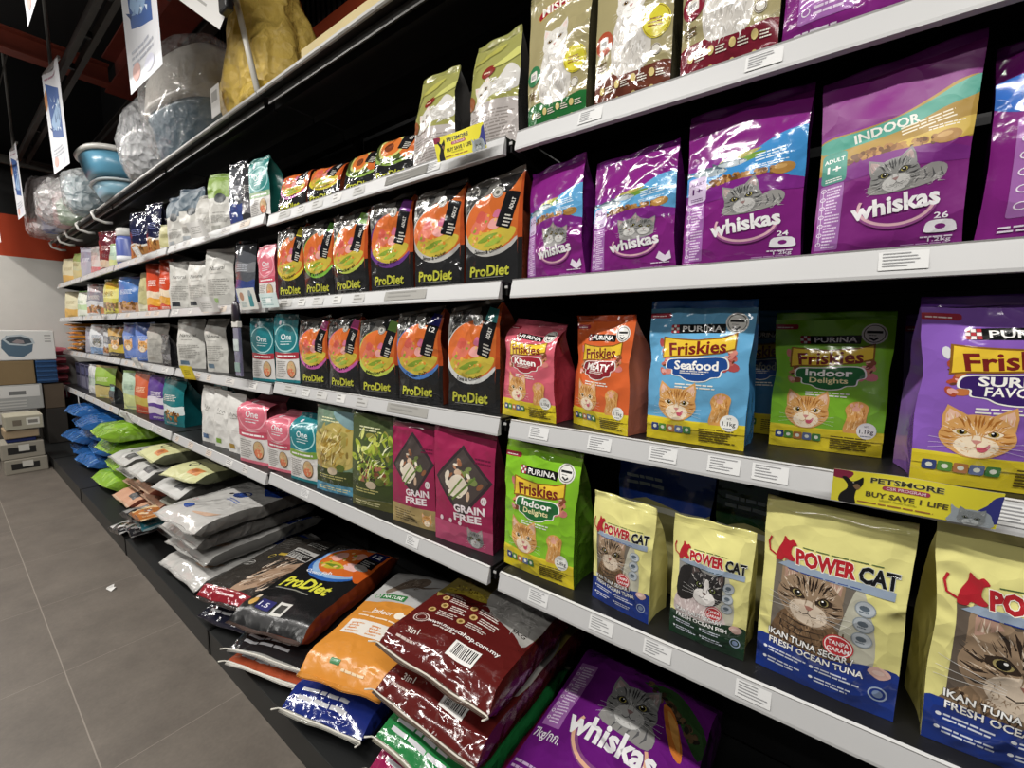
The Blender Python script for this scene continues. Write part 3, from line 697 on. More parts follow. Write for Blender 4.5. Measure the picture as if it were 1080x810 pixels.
def prodiet(ring, flav, tab='#17171a', tabtop=None, avo=False, num=None):
    a = 1.5; A = Art(a, '#262627')
    A.curve([(.0, 1.52), (.0, .98), (.12, 1.02), (.28, 1.2), (.5, 1.28), (.6, 1.52)], '#6c6a66', 3); A.curve([(.05, 1.4), (.1, 1.15), (.3, 1.3), (.42, 1.42), (.3, 1.5)], '#3a3a3a', 3)
    A.strokes(40, lambda r: (r.uniform(.02, .4), r.uniform(1.08, 1.45), r.uniform(.2, 1.4)), ['#a5a39e', '#45443f', '#8a8883', '#2a2a28'], .12, .03)
    A.ell(.48, .86, .53, .46, ring, 34); A.ell(.50, .90, .50, .42, '#de6c30' if not avo else '#4c5a2a', 34)
    A.curve([(.46, 1.2), (.8, 1.3), (1.02, 1.5), (1.02, .8), (.86, .62), (.7, .6)], '#cf6426', 4)
    if avo:
        A.ell(.42, .92, .30, .34, '#c8c46a', 24, -.4); A.ell(.42, .92, .24, .27, '#d8702c', 20, -.4); A.ell(.40, .90, .11, .12, '#7a3a1e', 14)
    else:
        A.curve([(.05, .72), (.2, .56), (.5, .48), (.78, .58), (.9, .75), (.7, .8), (.4, .76), (.2, .84)], '#c8b23a', 4)
        A.curve([(.1, .86), (.22, .76), (.42, .84), (.46, 1.0), (.3, 1.04)], '#e2745c', 3); A.curve([(.2, .98), (.32, .92), (.4, 1.02), (.3, 1.1)], '#d85a4a', 3)
        A.curve([(.44, .84), (.56, .78), (.66, .84), (.6, .93), (.5, .93)], '#e8a09a', 3); A.curve([(.52, .98), (.6, .94), (.68, 1.0), (.6, 1.07)], '#cf6a8c', 3)
        A.curve([(.24, .64), (.4, .62), (.62, .72), (.46, .72)], '#7d9a2c', 3); A.curve([(.36, .56), (.55, .56), (.72, .66), (.54, .64)], '#9cb43c', 3)
        A.scatter(26, lambda r: (r.uniform(.15, .75), r.uniform(.58, 1.0)), ['#e8a23c', '#d88a2a', '#f0c06a', '#8aa030', '#e07a58'], (.015, .04), (.4, .8), 8)
    A.M = (.76, 1.02, 1, -.32, 1)
    A.rect(-.11, -.24, .12, .26, tab, .02)
    if tabtop: A.rect(-.11, .26, .12, .44, tabtop, .01)
    A.M = None
    A.text(num or 'ADULT', .83, 1.2 if num else 1.10, .075 if num else .06, '#e8e4dc', .16 if not num else .12, .02, rot=1.2 if not num else -.3)
    A.bars(.68, .82, .82, 1.0, 4, '#c9c5ba', rot=-.3)
    A.ell(.60, 1.31, .085, .08, '#c6c4bc', 20); A.ring(.60, 1.31, .075, .07, .01, '#5a5a56', 18); A.ell(.6, 1.31, .03, .03, '#6a6a64', 10)
    A.text(flav, .44, .475, .055, '#1c1c1c' if ring not in ('#3a2c74', '#1f58a8') else '#f0f0f0', .5, .012, arc=-.62, rot=.06)
    A.poly([(.94, .1), (1.02, .1), (1.02, 1.5), (.97, 1.5), (.92, .7)], '#b8481a')
    A.rect(.93, -.01, 1.02, .62, '#1d1d1d')
    A.text('ProDiet', .44, .20, .15, '#c3c43a', .70, .03, shear=.12); A.line([(.14, .10), (.7, .10)], .012, '#7a7a72'); 
    return A
PD = dict(style='block', nu=12, nv=16, seal=.05, bulge=.14, wr=1.25, crease=.5)
OG = 'orange side gusset'
for nm, ring, fl, tt, nb_ in (('pd_grey', '#b9b7b2', 'Salmon & Chicken', None, None), ('pd_purple', '#6a3a8c', 'Ocean Fish', '#7a3a94', None), ('pd_lime', '#b8c84a', 'Mackerel', '#7aa848', None),
        ('pd_green', '#7ab83a', 'Tuna', '#5a9a3a', None), ('pd_yellow', '#d6c22a', 'Chicken', '#d8c83a', None), ('pd_blue', '#4a7ac0', 'Ocean Fish', '#20207a', '12'), ('pd_teal', '#c9c9c6', 'Tuna & Chicken', '#3a8a8a', None), ('pd_magenta', '#c85aa8', 'Tuna', '#c84a8c', None)):
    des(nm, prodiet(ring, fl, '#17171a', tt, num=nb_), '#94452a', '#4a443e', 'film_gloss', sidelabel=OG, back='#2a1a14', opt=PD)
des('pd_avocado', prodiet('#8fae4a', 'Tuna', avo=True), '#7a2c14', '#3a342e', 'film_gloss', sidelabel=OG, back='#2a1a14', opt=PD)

def one(top, band, dark=None, egg=True):
    a = 1.55; A = Art(a, '#d9d6d2'); dk = dark or top
    A.rect(-.01, .73, 1.01, 1.56, top)
    A.ring(.50, 1.08, .47, .34, .035, '#a8d8d8' if top.startswith('#1') or top.startswith('#2') else '#f2a8b4', 34, -2.9, 2.9)
    A.text('One', .52, 1.11, .15, '#e6f0f0', .42, .01); A.line([(.3, .99), (.75, .99)], .012, '#dcecec'); A.bars(.3, .92, .76, .96, 1, '#dcecec')
    A.ell(.25, 1.44, .05, .05, '#dcd4dc', 12)
    A.curve([(-.02, .60), (.5, .57), (1.02, .60), (1.02, .74), (.5, .71), (-.02, .74)], band, 3); A.bars(.12, .625, .9, .68, 1, '#f4ecec', fill=.7, rag=.05)
    A.bars(.05, .12, .5, .54, 9, '#9a9692'); A.rect(-.01, -.01, 1.01, .07, dk)
    if egg:
        A.ell(.70, .32, .17, .21, '#6a4a34', 20); A.ell(.70, .33, .15, .19, '#c8a878', 20); A.ell(.68, .25, .12, .10, '#e07a54', 16); A.scatter(10, lambda r: (r.uniform(.6, .8), r.uniform(.2, .44)), ['#d8b888', '#b8905a', '#e89a70'], (.02, .04))
    return A
ON = dict(style='block', nu=10, nv=14, seal=.06, bulge=.1, wr=1.1, crease=.45)
des('one_teal', one('#1f7d86', '#b0323e'), '#155a62', '#1c6e76', 'film_satin', opt=ON)
des('one_pink', one('#d9697c', '#c84a60'), '#a04a5a', '#c06a78', 'film_satin', opt=ON)
des('one_teal_green', one('#1f7d86', '#7aa03a'), '#155a62', '#1c6e76', 'film_satin', opt=ON)
des('one_teal_pale', one('#2a8a86', '#86a878', '#1f7d6a'), '#155a52', '#1c6e66', 'film_satin', opt=ON)

def misha(bot, emb, h=1.75):
    a = h; A = Art(a, '#a2976a')
    A.curve([(-.02, .0), (1.02, .0), (1.02, .36), (.6, .34), (.3, .40), (-.02, .38)], bot, 3)
    A.M = (.50, 1.58, .33, .12, 1); A.curve([(-1, .05), (-.5, .2), (0, .24), (.5, .2), (1, .05), (.95, -.2), (.5, -.16), (0, -.12), (-.5, -.16), (-.95, -.2)], '#c0a050', 3); A.curve([(-.96, .03), (-.5, .17), (0, .21), (.5, .17), (.96, .03), (.92, -.17), (.5, -.13), (0, -.09), (-.5, -.13), (-.92, -.17)], '#a01c2c', 3); A.M = None
    A.text('MISHA', .50, 1.595, .10, '#f2ece0', .52, .025, rot=.12)
    A.curve([(.28, .40), (.24, .7), (.34, 1.0), (.5, 1.12), (.66, 1.0), (.76, .7), (.72, .38), (.5, .34)], '#cfcac2', 4)
    A.strokes(120, lambda r: (r.uniform(.28, .72), r.uniform(.4, .95), PI*1.5+r.uniform(-.6, .6)), ['#eceae6', '#b9b4ac', '#dcd8d2'], .12, .03)
    A.cat(.50, 1.1, .19, 'white', .08, furn=140)
    A.ell(.14, .78, .13, .13, emb, 18); A.rect(.07, .72, .2, .84, '#ded8cc', .02); A.barcode(.08, .73, .19, .81)
    A.ell(.82, .78, .16, .17, '#ddd02e', 22); A.ring(.82, .78, .15, .16, .008, '#8a6a1a', 22); A.bars(.73, .73, .92, .83, 3, '#8a4a1a'); A.ell(.82, .5, .06, .06, '#d8d4c8', 14); A.ring(.82, .5, .055, .055, .01, '#6a5a4a', 14)
    for k in range(4):
        A.ell(.12+.22*k, .27, .035, .045, '#d8c27a', 10); A.ell(.12+.22*k, .10, .035, .045, '#d8c27a', 10); A.bars(.17+.22*k, .22, .29+.22*k, .30, 3, '#e8e0d0'); A.bars(.17+.22*k, .06, .29+.22*k, .14, 3, '#e8e0d0')
    A.bars(.04, .5, .2, .6, 3, '#6a4a2a')
    return A
MO = dict(style='gusset', nu=12, nv=16, seal=.05, bulge=.16, wr=1.3)
des('misha_green', misha('#1f6a30', '#2f7a4a'), '#6a6448', '#8f865c', 'film_gloss', opt=MO)
des('misha_brown', misha('#6b3424', '#b04a2c'), '#6a6448', '#8f865c', 'film_gloss', opt=MO)
des('misha_maroon', misha('#7a1a2c', '#8a1f34'), '#6a6448', '#8f865c', 'film_gloss', opt=MO)
def oliva():
    a = 1.5; A = Art(a, '#9b9a52')
    A.rect(-.01, -.01, 1.01, .62, '#b9b1ad'); A.bars(.05, .05, .95, .52, 12, '#8f8782', rag=.2); A.bars(.1, .58, .5, .64, 1, '#6a5a4a')
    A.curve([(.12, .60), (.3, .62), (.6, .70), (.98, .74), (1.0, .98), (.8, 1.1), (.6, .92), (.3, .78)], '#d2cfc9', 4)
    A.strokes(60, lambda r: (r.uniform(.3, .95), r.uniform(.68, .95), r.uniform(2.6, 3.6)), ['#eceae6', '#bcb8b0'], .12, .03)
    A.cat(.36, .77, .16, 'white', .4, furn=110); A.curve([(-.02, .66), (.1, .62), (.16, .72), (.06, .82), (-.02, .8)], '#9a5a34', 3)
    A.ell(.42, 1.05, .13, .07, '#8a2c24', 16, .3); A.bars(.34, 1.03, .5, 1.07, 1, '#e0cdb0')
    A.curve([(.5, 1.1), (.8, 1.25), (1.02, 1.3), (1.02, 1.2), (.75, 1.12)], '#c8c86a', 3); A.curve([(.02, 1.25), (.3, 1.36), (.7, 1.42), (.5, 1.3)], '#b4b050', 3)
    return A
des('oliva', oliva(), '#4a4846', '#8f8e4c', 'film_gloss', opt=dict(style='gusset', nu=12, nv=16, seal=.05, bulge=.16, wr=1.5, topw=.82))

def natural(tag_, top=None, txt='Natural', lines='#8e8c86', base='#c4c2bb', black=True):
    a = 1.6; A = Art(a, base)
    if top: A.rect(-.01, 1.02, 1.01, 1.61, top); A.curve([(-.02, 1.05), (.3, .9), (.5, .86), (.7, .9), (1.02, 1.05), (1.02, 1.0), (.5, .80), (-.02, 1.0)], base, 3); A.ell(.5, 1.0, .2, .13, '#3a3f42', 14)
    if txt == '~': A.line([(.2, 1.05), (.28, 1.16), (.36, 1.04), (.46, 1.12), (.55, 1.03), (.62, 1.1), (.72, 1.05)], .022, '#55544f')      # a hand-written looking scrawl, not readable
    elif txt: A.text(txt, .45, 1.15 if not top else .75, .12, '#55544f', .62, .008, shear=.2)
    A.bars(.2, .98 if not top else .6, .75, 1.02 if not top else .64, 1, '#8a8882')
    A.bars(.1, .35, .9, .85 if not top else .55, 9, lines)
    A.rect(.10, .12, .45, .26, tag_, .01)
    return A
NO = dict(style='block', nu=9, nv=12, seal=.06, bulge=.14, wr=1.7, crease=.5)
des('nat_blue', natural('#5a7488'), '#5c5b57', '#8f8d87', 'film_matt', opt=NO)
des('nat_navy', natural('#2c3038'), '#6a6965', '#b4b2ac', 'film_matt', opt=NO)
des('nat_green', natural('#8fae6a'), '#6a6965', '#e0ded8', 'film_matt', opt=NO)
des('nat_white_blue', natural('#4a6a94', txt='~', lines='#dad8d4', base='#dddbd6'), '#b9b7b2', '#cfcdc8', 'film_matt', opt=NO)
des('nat_white_green', natural('#7aa82e', txt='~', lines='#dad8d4', base='#dddbd6'), '#b9b7b2', '#cfcdc8', 'film_matt', opt=NO)
des('nat_white_gold', natural('#b08a34', txt='~', lines='#dad8d4', base='#dddbd6'), '#b9b7b2', '#cfcdc8', 'film_matt', opt=NO)
des('nat_top_slate', natural('#9aa0a4', '#3f5564', None), '#5a6268', '#34485a', 'film_matt', opt=NO)
des('nat_top_lime', natural('#9a9a92', '#7a9a34', None), '#5a5a56', '#6a8a2c', 'film_matt', opt=NO)
des('nat_tan', natural('#9a948a', None, None, base='#aaa79f'), '#5a5852', '#8a8880', 'film_matt', opt=NO)
def grainfree(big=True):
    a = 1.55; A = Art(a, '#a02350')
    A.poly([(.5, 1.42), (.98, .98), (.52, .40), (.04, .92)] if big else [(.5, 1.5), (1.0, 1.05), (.6, .5), (.02, .95)], '#3a3034')
    A.poly([(.5, 1.36), (.92, .98), (.52, .47), (.10, .92)] if big else [(.5, 1.44), (.94, 1.05), (.6, .56), (.08, .95)], '#4c4340')
    A.scatter(36, lambda r: (lambda u, q: (.5+(u-q)*.33, .92+(u+q-1)*.33))(r.random(), r.random()), ['#e6dcc8', '#c8a88c', '#7a8a4a', '#b07a5a', '#ddd0bc', '#8f5a3c'], (.03, .075), (.4, .8), 9)
    A.curve([(.3, .82), (.5, .74), (.62, .86), (.5, 1.02), (.36, .98)], '#ded2be', 3); A.line([(.36, .66), (.6, .9), (.72, 1.02)], .03, '#5f7a34'); A.line([(.3, .7), (.52, .98)], .025, '#6c8a3c')
    A.text('GRAIN', .63, .56, .10, '#f0e4e8', .50, .035, rot=.04); A.text('FREE', .60, .43, .10, '#f0e4e8', .46, .035, rot=.04)
    A.ell(.86, .72, .045, .06, '#e8dce0', 14); A.text('12', .86, .72, .04, '#8a1f44', .05, .01); A.bars(.7, 1.2, .95, 1.3, 2, '#6a1a3a')
    if big:
        A.rect(-.01, -.01, 1.01, .30, '#b4486c'); A.cat(.72, .15, .13, 'grey', furn=90); 
        for k in range(3): A.ell(.14+.17*k, .34, .03, .035, '#e0c8d0', 10)
    else: A.rect(-.01, -.01, 1.01, .32, '#a8905a'); A.bars(.08, .06, .6, .26, 5, '#6a5a34'); A.cat(.82, .14, .10, 'orange', furn=60)
    return A
GO = dict(style='gusset', nu=12, nv=16, seal=.05, bulge=.16, wr=1.0)
des('grainfree', grainfree(), '#5a1430', '#8f2048', 'film_satin', opt=GO); des('grainfree_half', grainfree(False), '#5a1430', '#6a2a3a', 'film_gloss', opt=GO)
def greens(kind):
    a = 1.5; A = Art(a, '#4c5a34' if kind == 'g' else '#6f8a72')
    if kind == 'g':
        A.scatter(70, lambda r: (r.uniform(.05, .95), r.uniform(.45, 1.3)), ['#a8b83a', '#c3cc52', '#7d9428', '#8f8a3a', '#dbe07a', '#5f7a24'], (.04, .11), (.25, .6), 9)
        A.scatter(24, lambda r: (r.uniform(.3, .9), r.uniform(.45, .85)), ['#5a3a2a', '#8a4a34', '#a86a54', '#3a2c20'], (.03, .06), (.4, .8), 8)
        A.strokes(40, lambda r: (r.uniform(.1, .9), r.uniform(.5, 1.2), r.uniform(.3, 1.4)), ['#d8e08a', '#eef0c0', '#6f8a2a'], .2, .025)
    else:
        A.curve([(-.02, 1.0), (.3, 1.2), (.7, 1.35), (1.02, 1.3), (1.02, .6), (.6, .45), (-.02, .5)], '#c2ae5c', 4)
        A.scatter(40, lambda r: (r.uniform(.05, .9), r.uniform(.5, 1.2)), ['#d4bc68', '#b08f3a', '#8a7434', '#e4d292', '#a89a4a'], (.05, .13), (.25, .5), 9)
        A.strokes(40, lambda r: (r.uniform(.1, .7), r.uniform(.5, 1.0), r.uniform(.6, 1.2)), ['#e8d89a', '#9a7a2c', '#caa84a'], .3, .03)
        A.curve([(.5, 1.5), (.7, 1.3), (1.02, 1.2), (1.02, 1.5)], '#7fa0a4', 3)
    A.curve([(-.02, .40), (.3, .46), (.6, .42), (1.02, .44), (1.02, .16), (-.02, .16)], '#37461f', 3); A.bars(.1, .27, .85, .36, 2, '#b8b068')
    A.rect(-.01, -.01, 1.01, .17, '#5a5a2a' if kind == 'g' else '#4f92b0'); A.bars(.08, .05, .9, .13, 2, '#d0c890'); A.ell(.5, .42, .12, .07, '#c9b79a', 12); A.ell(.7, .5, .1, .07, '#5f6f2a', 12)
    A.bars(.2, 1.3, .7, 1.4, 2, '#dfe0b0')
    return A
des('greens', greens('g'), '#55602c', '#45502a', 'film_gloss', opt=GO); des('straw', greens('b'), '#8a7a34', '#5f7a66', 'film_gloss', opt=GO)
# plainer prints of the bags further along the shelves
def plain(base, bands=(), pic=None, bars='#d8d4cc', a=1.55, txt=None, tc='#f4f2ee'):
    A = Art(a, base)
    for y0, y1, c in bands: A.curve([(-.02, y0*a), (.3, y0*a+.03), (.7, y0*a-.03), (1.02, y0*a), (1.02, y1*a), (.7, y1*a-.03), (.3, y1*a+.03), (-.02, y1*a)], c, 3)
    if txt: A.text(txt, .5, .8*a, .13, tc, .75, .03)
    if pic == 'kib': A.scatter(26, lambda r: (r.uniform(.15, .85), r.uniform(.12*a, .34*a)), ['#8a5a2a', '#b07a3a', '#6a4220', '#c8934a'], (.05, .09), (.5, .8), 8)
    elif pic: A.cat(.5, .40*a, .26, pic, furn=60)
    A.bars(.15, .56*a, .85, .70*a, 4, bars); A.bars(.2, .05*a, .8, .10*a, 2, bars)
    return A
PLO = dict(style='gusset', nu=8, nv=10, seal=.06, bulge=.18, wr=1.6)
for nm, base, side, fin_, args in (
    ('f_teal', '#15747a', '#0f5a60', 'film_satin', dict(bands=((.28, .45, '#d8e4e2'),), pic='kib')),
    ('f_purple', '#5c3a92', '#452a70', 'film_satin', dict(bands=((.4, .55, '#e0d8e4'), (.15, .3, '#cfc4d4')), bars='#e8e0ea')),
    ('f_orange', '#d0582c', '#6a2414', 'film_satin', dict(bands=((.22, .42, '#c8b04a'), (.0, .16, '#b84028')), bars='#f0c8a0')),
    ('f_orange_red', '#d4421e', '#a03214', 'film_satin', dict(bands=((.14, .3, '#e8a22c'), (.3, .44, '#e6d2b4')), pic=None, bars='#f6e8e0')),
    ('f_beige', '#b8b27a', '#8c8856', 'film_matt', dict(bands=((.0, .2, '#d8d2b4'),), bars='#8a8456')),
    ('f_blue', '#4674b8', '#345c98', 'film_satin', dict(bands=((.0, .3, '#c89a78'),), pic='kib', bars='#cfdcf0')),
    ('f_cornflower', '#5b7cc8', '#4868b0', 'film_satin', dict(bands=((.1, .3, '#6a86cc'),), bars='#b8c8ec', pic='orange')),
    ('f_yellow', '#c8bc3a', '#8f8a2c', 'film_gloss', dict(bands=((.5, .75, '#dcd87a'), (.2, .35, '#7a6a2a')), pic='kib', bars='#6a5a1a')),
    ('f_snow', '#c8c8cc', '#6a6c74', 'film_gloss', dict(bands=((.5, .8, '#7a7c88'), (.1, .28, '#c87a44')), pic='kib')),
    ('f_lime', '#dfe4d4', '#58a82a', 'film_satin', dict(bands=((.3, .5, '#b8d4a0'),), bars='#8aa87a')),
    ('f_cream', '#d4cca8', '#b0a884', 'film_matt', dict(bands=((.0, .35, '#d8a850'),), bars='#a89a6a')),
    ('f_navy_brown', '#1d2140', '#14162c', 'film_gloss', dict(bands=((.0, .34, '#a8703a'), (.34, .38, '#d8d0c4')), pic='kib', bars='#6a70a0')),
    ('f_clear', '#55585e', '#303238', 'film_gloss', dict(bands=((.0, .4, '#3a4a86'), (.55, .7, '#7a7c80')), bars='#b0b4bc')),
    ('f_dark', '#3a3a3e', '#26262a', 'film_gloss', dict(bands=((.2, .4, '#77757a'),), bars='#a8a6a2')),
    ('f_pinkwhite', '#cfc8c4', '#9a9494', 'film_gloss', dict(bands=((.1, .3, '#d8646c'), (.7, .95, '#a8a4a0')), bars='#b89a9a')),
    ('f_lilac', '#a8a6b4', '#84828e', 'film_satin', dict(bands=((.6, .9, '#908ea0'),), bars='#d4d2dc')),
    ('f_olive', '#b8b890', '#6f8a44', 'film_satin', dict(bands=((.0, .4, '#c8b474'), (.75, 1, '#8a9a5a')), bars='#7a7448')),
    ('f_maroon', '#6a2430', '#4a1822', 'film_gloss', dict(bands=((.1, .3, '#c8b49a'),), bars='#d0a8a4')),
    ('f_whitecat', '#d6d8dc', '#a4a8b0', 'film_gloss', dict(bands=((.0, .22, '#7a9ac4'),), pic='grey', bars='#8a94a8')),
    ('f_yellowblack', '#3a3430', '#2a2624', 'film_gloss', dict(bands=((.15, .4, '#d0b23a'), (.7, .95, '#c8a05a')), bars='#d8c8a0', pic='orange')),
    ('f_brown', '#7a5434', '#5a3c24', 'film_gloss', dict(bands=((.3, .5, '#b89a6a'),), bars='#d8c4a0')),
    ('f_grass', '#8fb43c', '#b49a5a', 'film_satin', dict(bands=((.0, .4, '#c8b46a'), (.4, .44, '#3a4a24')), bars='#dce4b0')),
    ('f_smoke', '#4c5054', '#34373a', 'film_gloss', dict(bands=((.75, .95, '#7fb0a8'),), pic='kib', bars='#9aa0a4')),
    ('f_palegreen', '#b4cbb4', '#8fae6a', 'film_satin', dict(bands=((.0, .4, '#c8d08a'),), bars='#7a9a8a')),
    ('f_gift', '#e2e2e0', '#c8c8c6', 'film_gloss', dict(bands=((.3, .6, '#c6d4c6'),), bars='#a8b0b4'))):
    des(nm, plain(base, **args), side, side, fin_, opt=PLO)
# ------------------------------------------------------------------ sack prints (bags lying on the base deck)
def sack_petshop():
    a = 1.45; A = Art(a, '#5e1a18')
    A.curve([(-.02, .92), (.2, .98), (.5, 1.0), (1.02, .86), (1.02, 2.6), (-.02, 2.6)], '#8a7a3a', 3)
    A.curve([(.06, 1.05), (.2, 1.02), (.32, 1.10), (.45, 1.04), (.5, .98), (.3, .96), (.05, .96)], '#b09a2c', 3); A.strokes(50, lambda r: (r.uniform(.06, .46), r.uniform(.98, 1.1), r.uniform(0, 3)), ['#c8b43a', '#8a7a24', '#5f4a18'], .05, .02)
    A.curve([(.50, .95), (.44, 1.35), (.54, 1.75), (.75, 1.92), (.95, 1.7), (1.0, 1.3), (.98, .72), (.85, .78)], '#a7a49f', 4)
    A.strokes(190, lambda r: (r.uniform(.54, .94), r.uniform(.85, 1.75), r.uniform(0, 6.3)), ['#bab7b2', '#8f8c88', '#c9c6c1', '#a09d99'], .11, .018)
    A.rect(.28, 1.5, .40, 1.66, '#8a1f1c', .02); A.rect(.30, 1.53, .385, 1.62, '#cfc8bc', .005)
    A.text('8KG', .88, .82, .05, '#2a2420', .12, .015, rot=-.1)
    A.bars(.08, .88, .36, .92, 2, '#d8c8bc')
    for k in range(3):
        for q in range(2):
            x, y = .14+.30*q+.06*(k % 2), .82-.12*k
            A.ell(x, y, .035, .04, '#c8a868', 12); A.ell(x, y, .018, .022, '#7a5a24', 8); A.bars(x+.06, y-.04, x+.26, y+.05, 3, '#dccfc6')
    A.ring(.14, .42, .075, .07, .01, '#d8c4bc', 20); A.ring(.14, .42, .05, .045, .006, '#d8c4bc', 16)
    A.text('www.mypetshop.com.my', .55, .43, .05, '#f0eae6', .68, .018); A.bars(.3, .37, .6, .40, 1, '#e0d4cc')
    A.barcode(.55, .16, .78, .34); A.text('3in1', .2, .22, .07, '#e0d4cc', .12, .01, rot=.2); A.bars(.1, .1, .3, .14, 1, '#c8b4ac')
    A.v = [(x, y*.64, z) for x, y, z in A.v]
    return A
SK = dict(style='sack', nu=14, nv=18, seal=.024, bulge=.20, wr=1.3, crease=.2)
des('sk_petshop', sack_petshop(), '#4f1614', '#5a4a40', 'film_gloss', opt=dict(SK, thread='#d8d2c4'))
def sack_orange():
    a = 1.75; A = Art(a, '#d98a2e')
    A.rect(-.01, .95, 1.01, 1.76, '#b9b8b6'); A.curve([(-.02, .90), (.4, .99), (.7, .98), (1.02, .92), (1.02, .86), (-.02, .86)], '#d98a2e', 3)
    A.curve([(.15, 1.18), (.22, 1.28), (.30, 1.42), (.5, 1.55), (.62, 1.5), (.6, 1.38), (.45, 1.28), (.3, 1.2), (.2, 1.13)], '#7a6a5c', 4); A.curve([(.4, 1.35), (.6, 1.36), (.8, 1.44), (.6, 1.32)], '#6a5a4e', 3)
    A.strokes(50, lambda r: (r.uniform(.26, .55), r.uniform(1.26, 1.48), r.uniform(.3, 1.2)), ['#8f7f70', '#5f5044', '#a89888'], .08, .015)
    A.rect(.16, 1.02, .52, 1.12, '#2f7a3c', .01); A.text('NATURE', .34, 1.07, .05, '#f0f4ec', .28, .018); A.ring(.10, 1.07, .04, .04, .012, '#4a9a54', 14)
    A.text('Indoor', .40, .80, .07, '#f8efe0', .28, .02); A.ell(.62, .80, .06, .055, '#f4ead8', 14); A.ell(.70, .79, .05, .05, '#f4ead8', 12)
    A.bars(.14, .68, .86, .72, 1, '#f4e4c8'); A.bars(.14, .75, .3, .77, 1, '#f4e4c8')
    A.rect(.10, .42, .96, .62, '#e4ded4', .01)
    for k in range(3): A.bars(.14+.28*k, .45, .34+.28*k, .60, 4, '#d89a6a' if k < 2 else '#a9a49c'); A.ring(.2+.28*k, .53, .05, .05, .008, '#d8743a', 12)
    A.rect(.3, .08, .42, .12, '#4a8a5a', .01); A.bars(.46, .06, .8, .09, 1, '#f0d8b0')
    return A
des('sk_orange', sack_orange(), '#6b645c', '#c9812c', 'film_satin', opt=dict(SK, wr=1.2))
def sack_prodiet():
    a = 1.5; A = Art(a, '#1a1a1b')
    A.curve([(.1, 1.52), (.12, 1.2), (.3, 1.35), (.5, 1.45), (.5, 1.52)], '#4a4844', 3); A.strokes(40, lambda r: (r.uniform(.1, .5), r.uniform(1.25, 1.45), r.uniform(0, 1.5)), ['#6a6862', '#2c2c2a', '#88857e'], .12, .03)
    A.ell(.54, 1.02, .45, .36, '#2c62b4', 34); A.ell(.55, 1.05, .43, .34, '#8fb4dc', 34); A.ell(.57, 1.08, .40, .31, '#dd6a22', 34)
    A.curve([(.5, 1.4), (.8, 1.42), (1.02, 1.46), (1.02, .85), (.86, .84)], '#d65c1a', 4)
    A.curve([(.26, 1.1), (.4, 1.02), (.5, 1.12), (.42, 1.24), (.3, 1.22)], '#e8a898', 3); A.curve([(.55, 1.16), (.7, 1.12), (.74, 1.24), (.62, 1.28)], '#e0a08c', 3); A.curve([(.62, .92), (.8, .94), (.78, 1.04), (.64, 1.02)], '#eab8b0', 3)
    A.curve([(.28, .92), (.45, .86), (.66, .92), (.5, .99), (.34, 1.0)], '#c8b42c', 4); A.curve([(.3, .95), (.5, .9), (.6, .94), (.45, .96)], '#6f8a24', 3); A.scatter(14, lambda r: (r.uniform(.25, .75), r.uniform(.9, 1.25)), ['#f0c07a', '#e88a4a', '#8aa030'], (.015, .035))
    A.text('Ocean Fish', .40, .76, .055, '#f0f4f8', .42, .012, arc=-.62)
    A.rect(.74, 1.05, .96, 1.36, '#17171a', .01); A.rect(.74, 1.22, .96, 1.40, '#161a50', .01); A.text('12', .85, 1.30, .075, '#e8e8e8', .13, .015); A.bars(.77, 1.08, .93, 1.18, 3, '#a8a8a4'); A.ell(.83, 1.02, .1, .05, '#8f8d88', 12)
    A.ell(.66, 1.42, .08, .06, '#b4b2aa', 16); A.ring(.66, 1.42, .07, .05, .01, '#55544f', 16)
    A.text('ProDiet', .46, .55, .15, '#dbd83a', .72, .035, shear=.18); A.line([(.1, .44), (.62, .42)], .014, '#8a8a80')
    A.ell(.10, .25, .035, .04, '#d8c8b0', 10); A.ell(.11, .19, .05, .05, '#c89a4a', 10); A.rect(.20, .13, .40, .24, '#2a2a6a', .01); A.text('1.5', .28, .185, .05, '#d8d8e8', .12, .01)
    A.rect(.44, .10, .60, .26, '#d4d2cc'); A.rect(.47, .13, .57, .23, '#3a3a38')
    return A
des('sk_prodiet', sack_prodiet(), '#9a3a14', '#4a3a34', 'film_satin', sidelabel='orange side gusset', opt=dict(SK, wr=1.3))
def sack_label():
    a = 1.5; A = Art(a, '#37332f')
    A.curve([(.45, .1), (.55, .4), (.75, .7), (.95, .85), (.9, .6), (.8, .3), (.6, .1)], '#a88a70', 3); A.strokes(60, lambda r: (r.uniform(.45, .9), r.uniform(.15, .8), .9+r.uniform(-.2, .2)), ['#c8b09a', '#8a6a50', '#d8c4b0', '#6a5444'], .2, .025)
    A.rect(.48, .85, .92, 1.08, '#b4b2ae'); A.rect(.5, .87, .9, 1.0, '#2a2826'); A.bars(.52, .88, .88, .98, 4, '#c9c7c2'); A.bars(.52, 1.02, .88, 1.06, 1, '#3a3836')
    A.rect(.34, .84, .5, .90, '#c8a83a'); A.ring(.28, .80, .06, .05, .012, '#c8b04a', 14); A.ring(.1, .6, .1, .06, .012, '#a9a7a2', 14); A.bars(.04, .56, .18, .64, 2, '#a9a7a2')
    A.bars(.55, 1.18, .95, 1.3, 3, '#b8b6b0'); A.bars(.1, 1.0, .4, 1.3, 6, '#55524e')
    A.rect(-.01, -.01, 1.01, .11, '#8e1f2a'); A.bars(.3, .05, .7, .08, 1, '#f0d8d8')
    return A
des('sk_label', sack_label(), '#26242a', '#3a3432', 'film_gloss', opt=SK)
